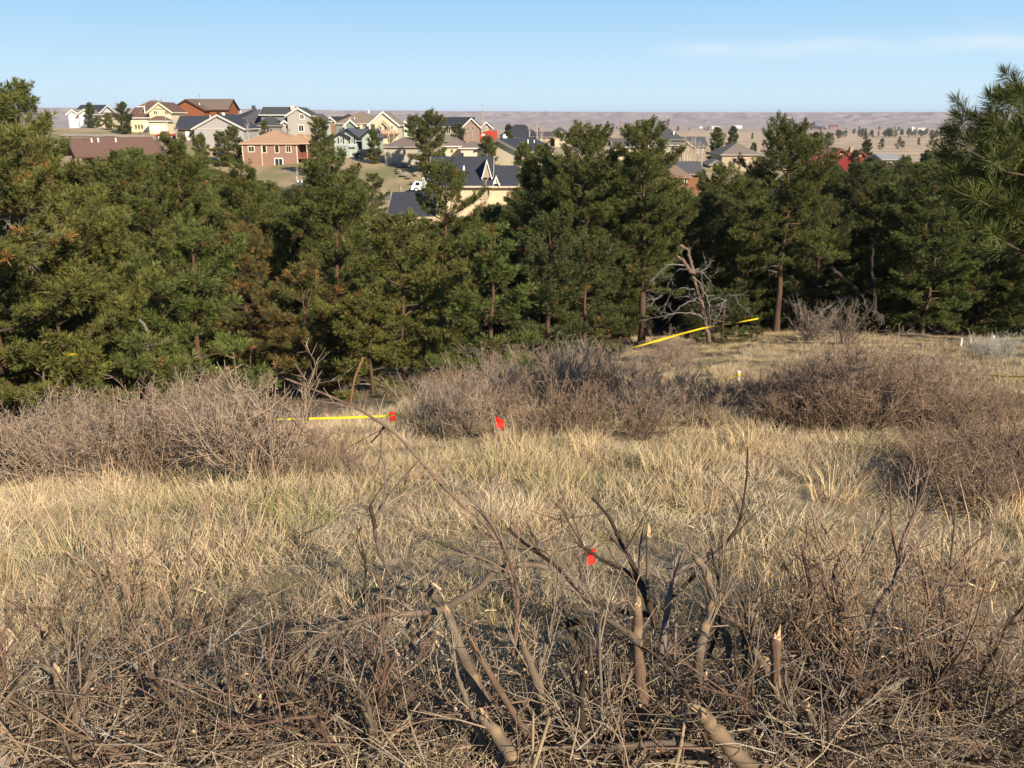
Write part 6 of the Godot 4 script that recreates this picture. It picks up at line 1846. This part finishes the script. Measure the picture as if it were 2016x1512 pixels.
# ---------------------------------------------------------------- sky
func sky_image() -> ImageTexture:
	var w := 2048
	var h := 1024
	var im := Image.create(w, h, false, Image.FORMAT_RGBF)
	var stops := [[0.0, Color(0.66, 0.84, 0.94)], [2.0, Color(0.58, 0.79, 0.93)], [4.5, Color(0.45, 0.695, 0.91)], [7.5, Color(0.31, 0.585, 0.89)], [15.0, Color(0.14, 0.33, 0.64)], [35.0, Color(0.075, 0.18, 0.40)], [90.0, Color(0.04, 0.10, 0.25)]]
	var n := FastNoiseLite.new()
	n.seed = 9; n.frequency = 0.05; n.fractal_octaves = 4
	for y in h:
		var el := 90.0 - (y + 0.5) / h * 180.0
		var c: Color = Color(0.30, 0.27, 0.22)
		if el > 0.0:
			for k in stops.size() - 1:
				if el < stops[k + 1][0]:
					c = stops[k][1].lerp(stops[k + 1][1], (el - stops[k][0]) / (stops[k + 1][0] - stops[k][0]))
					break
		for x in w:
			var q := c
			if el > 1.0 and el < 14.0:                   # thin cirrus bands, low in the sky all round
				var az := wrapf((x + 0.5) / w * 360.0, -180.0, 180.0)
				var band := exp(-pow((el - 3.75 - 0.25 * n.get_noise_1d(az * 2.0)) / 0.42, 2.0)) * smoothstep(7.0, 14.0, az) * (1.0 - smoothstep(60.0, 90.0, az))
				band += 0.8 * exp(-pow((el - 7.6) / 0.35, 2.0)) * smoothstep(14.0, 22.0, az) * (1.0 - smoothstep(70.0, 100.0, az))
				band += 0.6 * exp(-pow((el - 10.5 - n.get_noise_1d(az)) / 0.9, 2.0)) * smoothstep(-0.2, 0.4, n.get_noise_2d(az * 0.4, 40.0))
				band *= 0.6 + 0.6 * n.get_noise_2d(az * 2.5, el * 14.0)
				q = c.lerp(Color(0.70, 0.83, 0.93), clampf(band * 1.25, 0.0, 1.0))
			im.set_pixel(x, y, q)
	return ImageTexture.create_from_image(im)

func _ready() -> void:
	var cam := Camera3D.new()
	cam.name = "camera"
	add_child(cam)
	cam.position = EYE
	cam.rotation = Vector3(-PITCH, 0, 0)
	cam.fov = rad_to_deg(2.0 * atan(756.0 / F))
	cam.near = 0.05
	cam.far = 14000.0
	cam.current = true
	var env := Environment.new()
	env.background_mode = Environment.BG_SKY
	env.sky = Sky.new()
	var sm := PanoramaSkyMaterial.new()
	sm.panorama = sky_image()
	env.sky.sky_material = sm
	env.background_energy_multiplier = 0.695
	env.tonemap_mode = Environment.TONE_MAPPER_LINEAR
	env.tonemap_exposure = 1.55
	env.sdfgi_enabled = true
	env.ssao_enabled = true
	env.ssil_enabled = true
	env.fog_enabled = true
	env.fog_light_color = Color(0.80, 0.83, 0.95)
	env.fog_density = 0.000065
	var we := WorldEnvironment.new()
	we.name = "environment"
	we.environment = env
	add_child(we)
	var sun := DirectionalLight3D.new()
	sun.name = "sun"
	sun.light_energy = 1.6
	sun.light_color = Color(1.0, 0.945, 0.85)
	sun.light_angular_distance = 0.5
	sun.shadow_enabled = true
	sun.rotation = Vector3(deg_to_rad(-29), deg_to_rad(34), 0)   # from behind the right shoulder
	add_child(sun)

	begin_terrain()
	materials()
	build_ground()
	strip("gravel_road", "pale gravel road crossing the hill below the cream house", [[120, 214], [200, 216], [270, 220], [330, 216], [400, 212]], 3.4, M.gravel)
	strip("street", "grey street running behind the white box truck", [[640, 143], [760, 146], [900, 148], [1010, 150]], 2.6, M.asphalt)
	strip("dirt_road", "faint dirt track crossing the meadow on the far plain", [[1300, 560], [1560, 640], [1760, 600], [2000, 660]], 2.5, M.gravel)
	strip("dirt_road", "pale dirt road far out below the mesa", [[1000, 1250], [1350, 1180], [1650, 1320], [2000, 1250]], 4.0, M.gravel)
	houses()
	vehicles()
	forest()
	near_pine()
	aspens()
	shrubs()
	snags()
	grass()
	litter()
	near_shrubs()
	small_things()
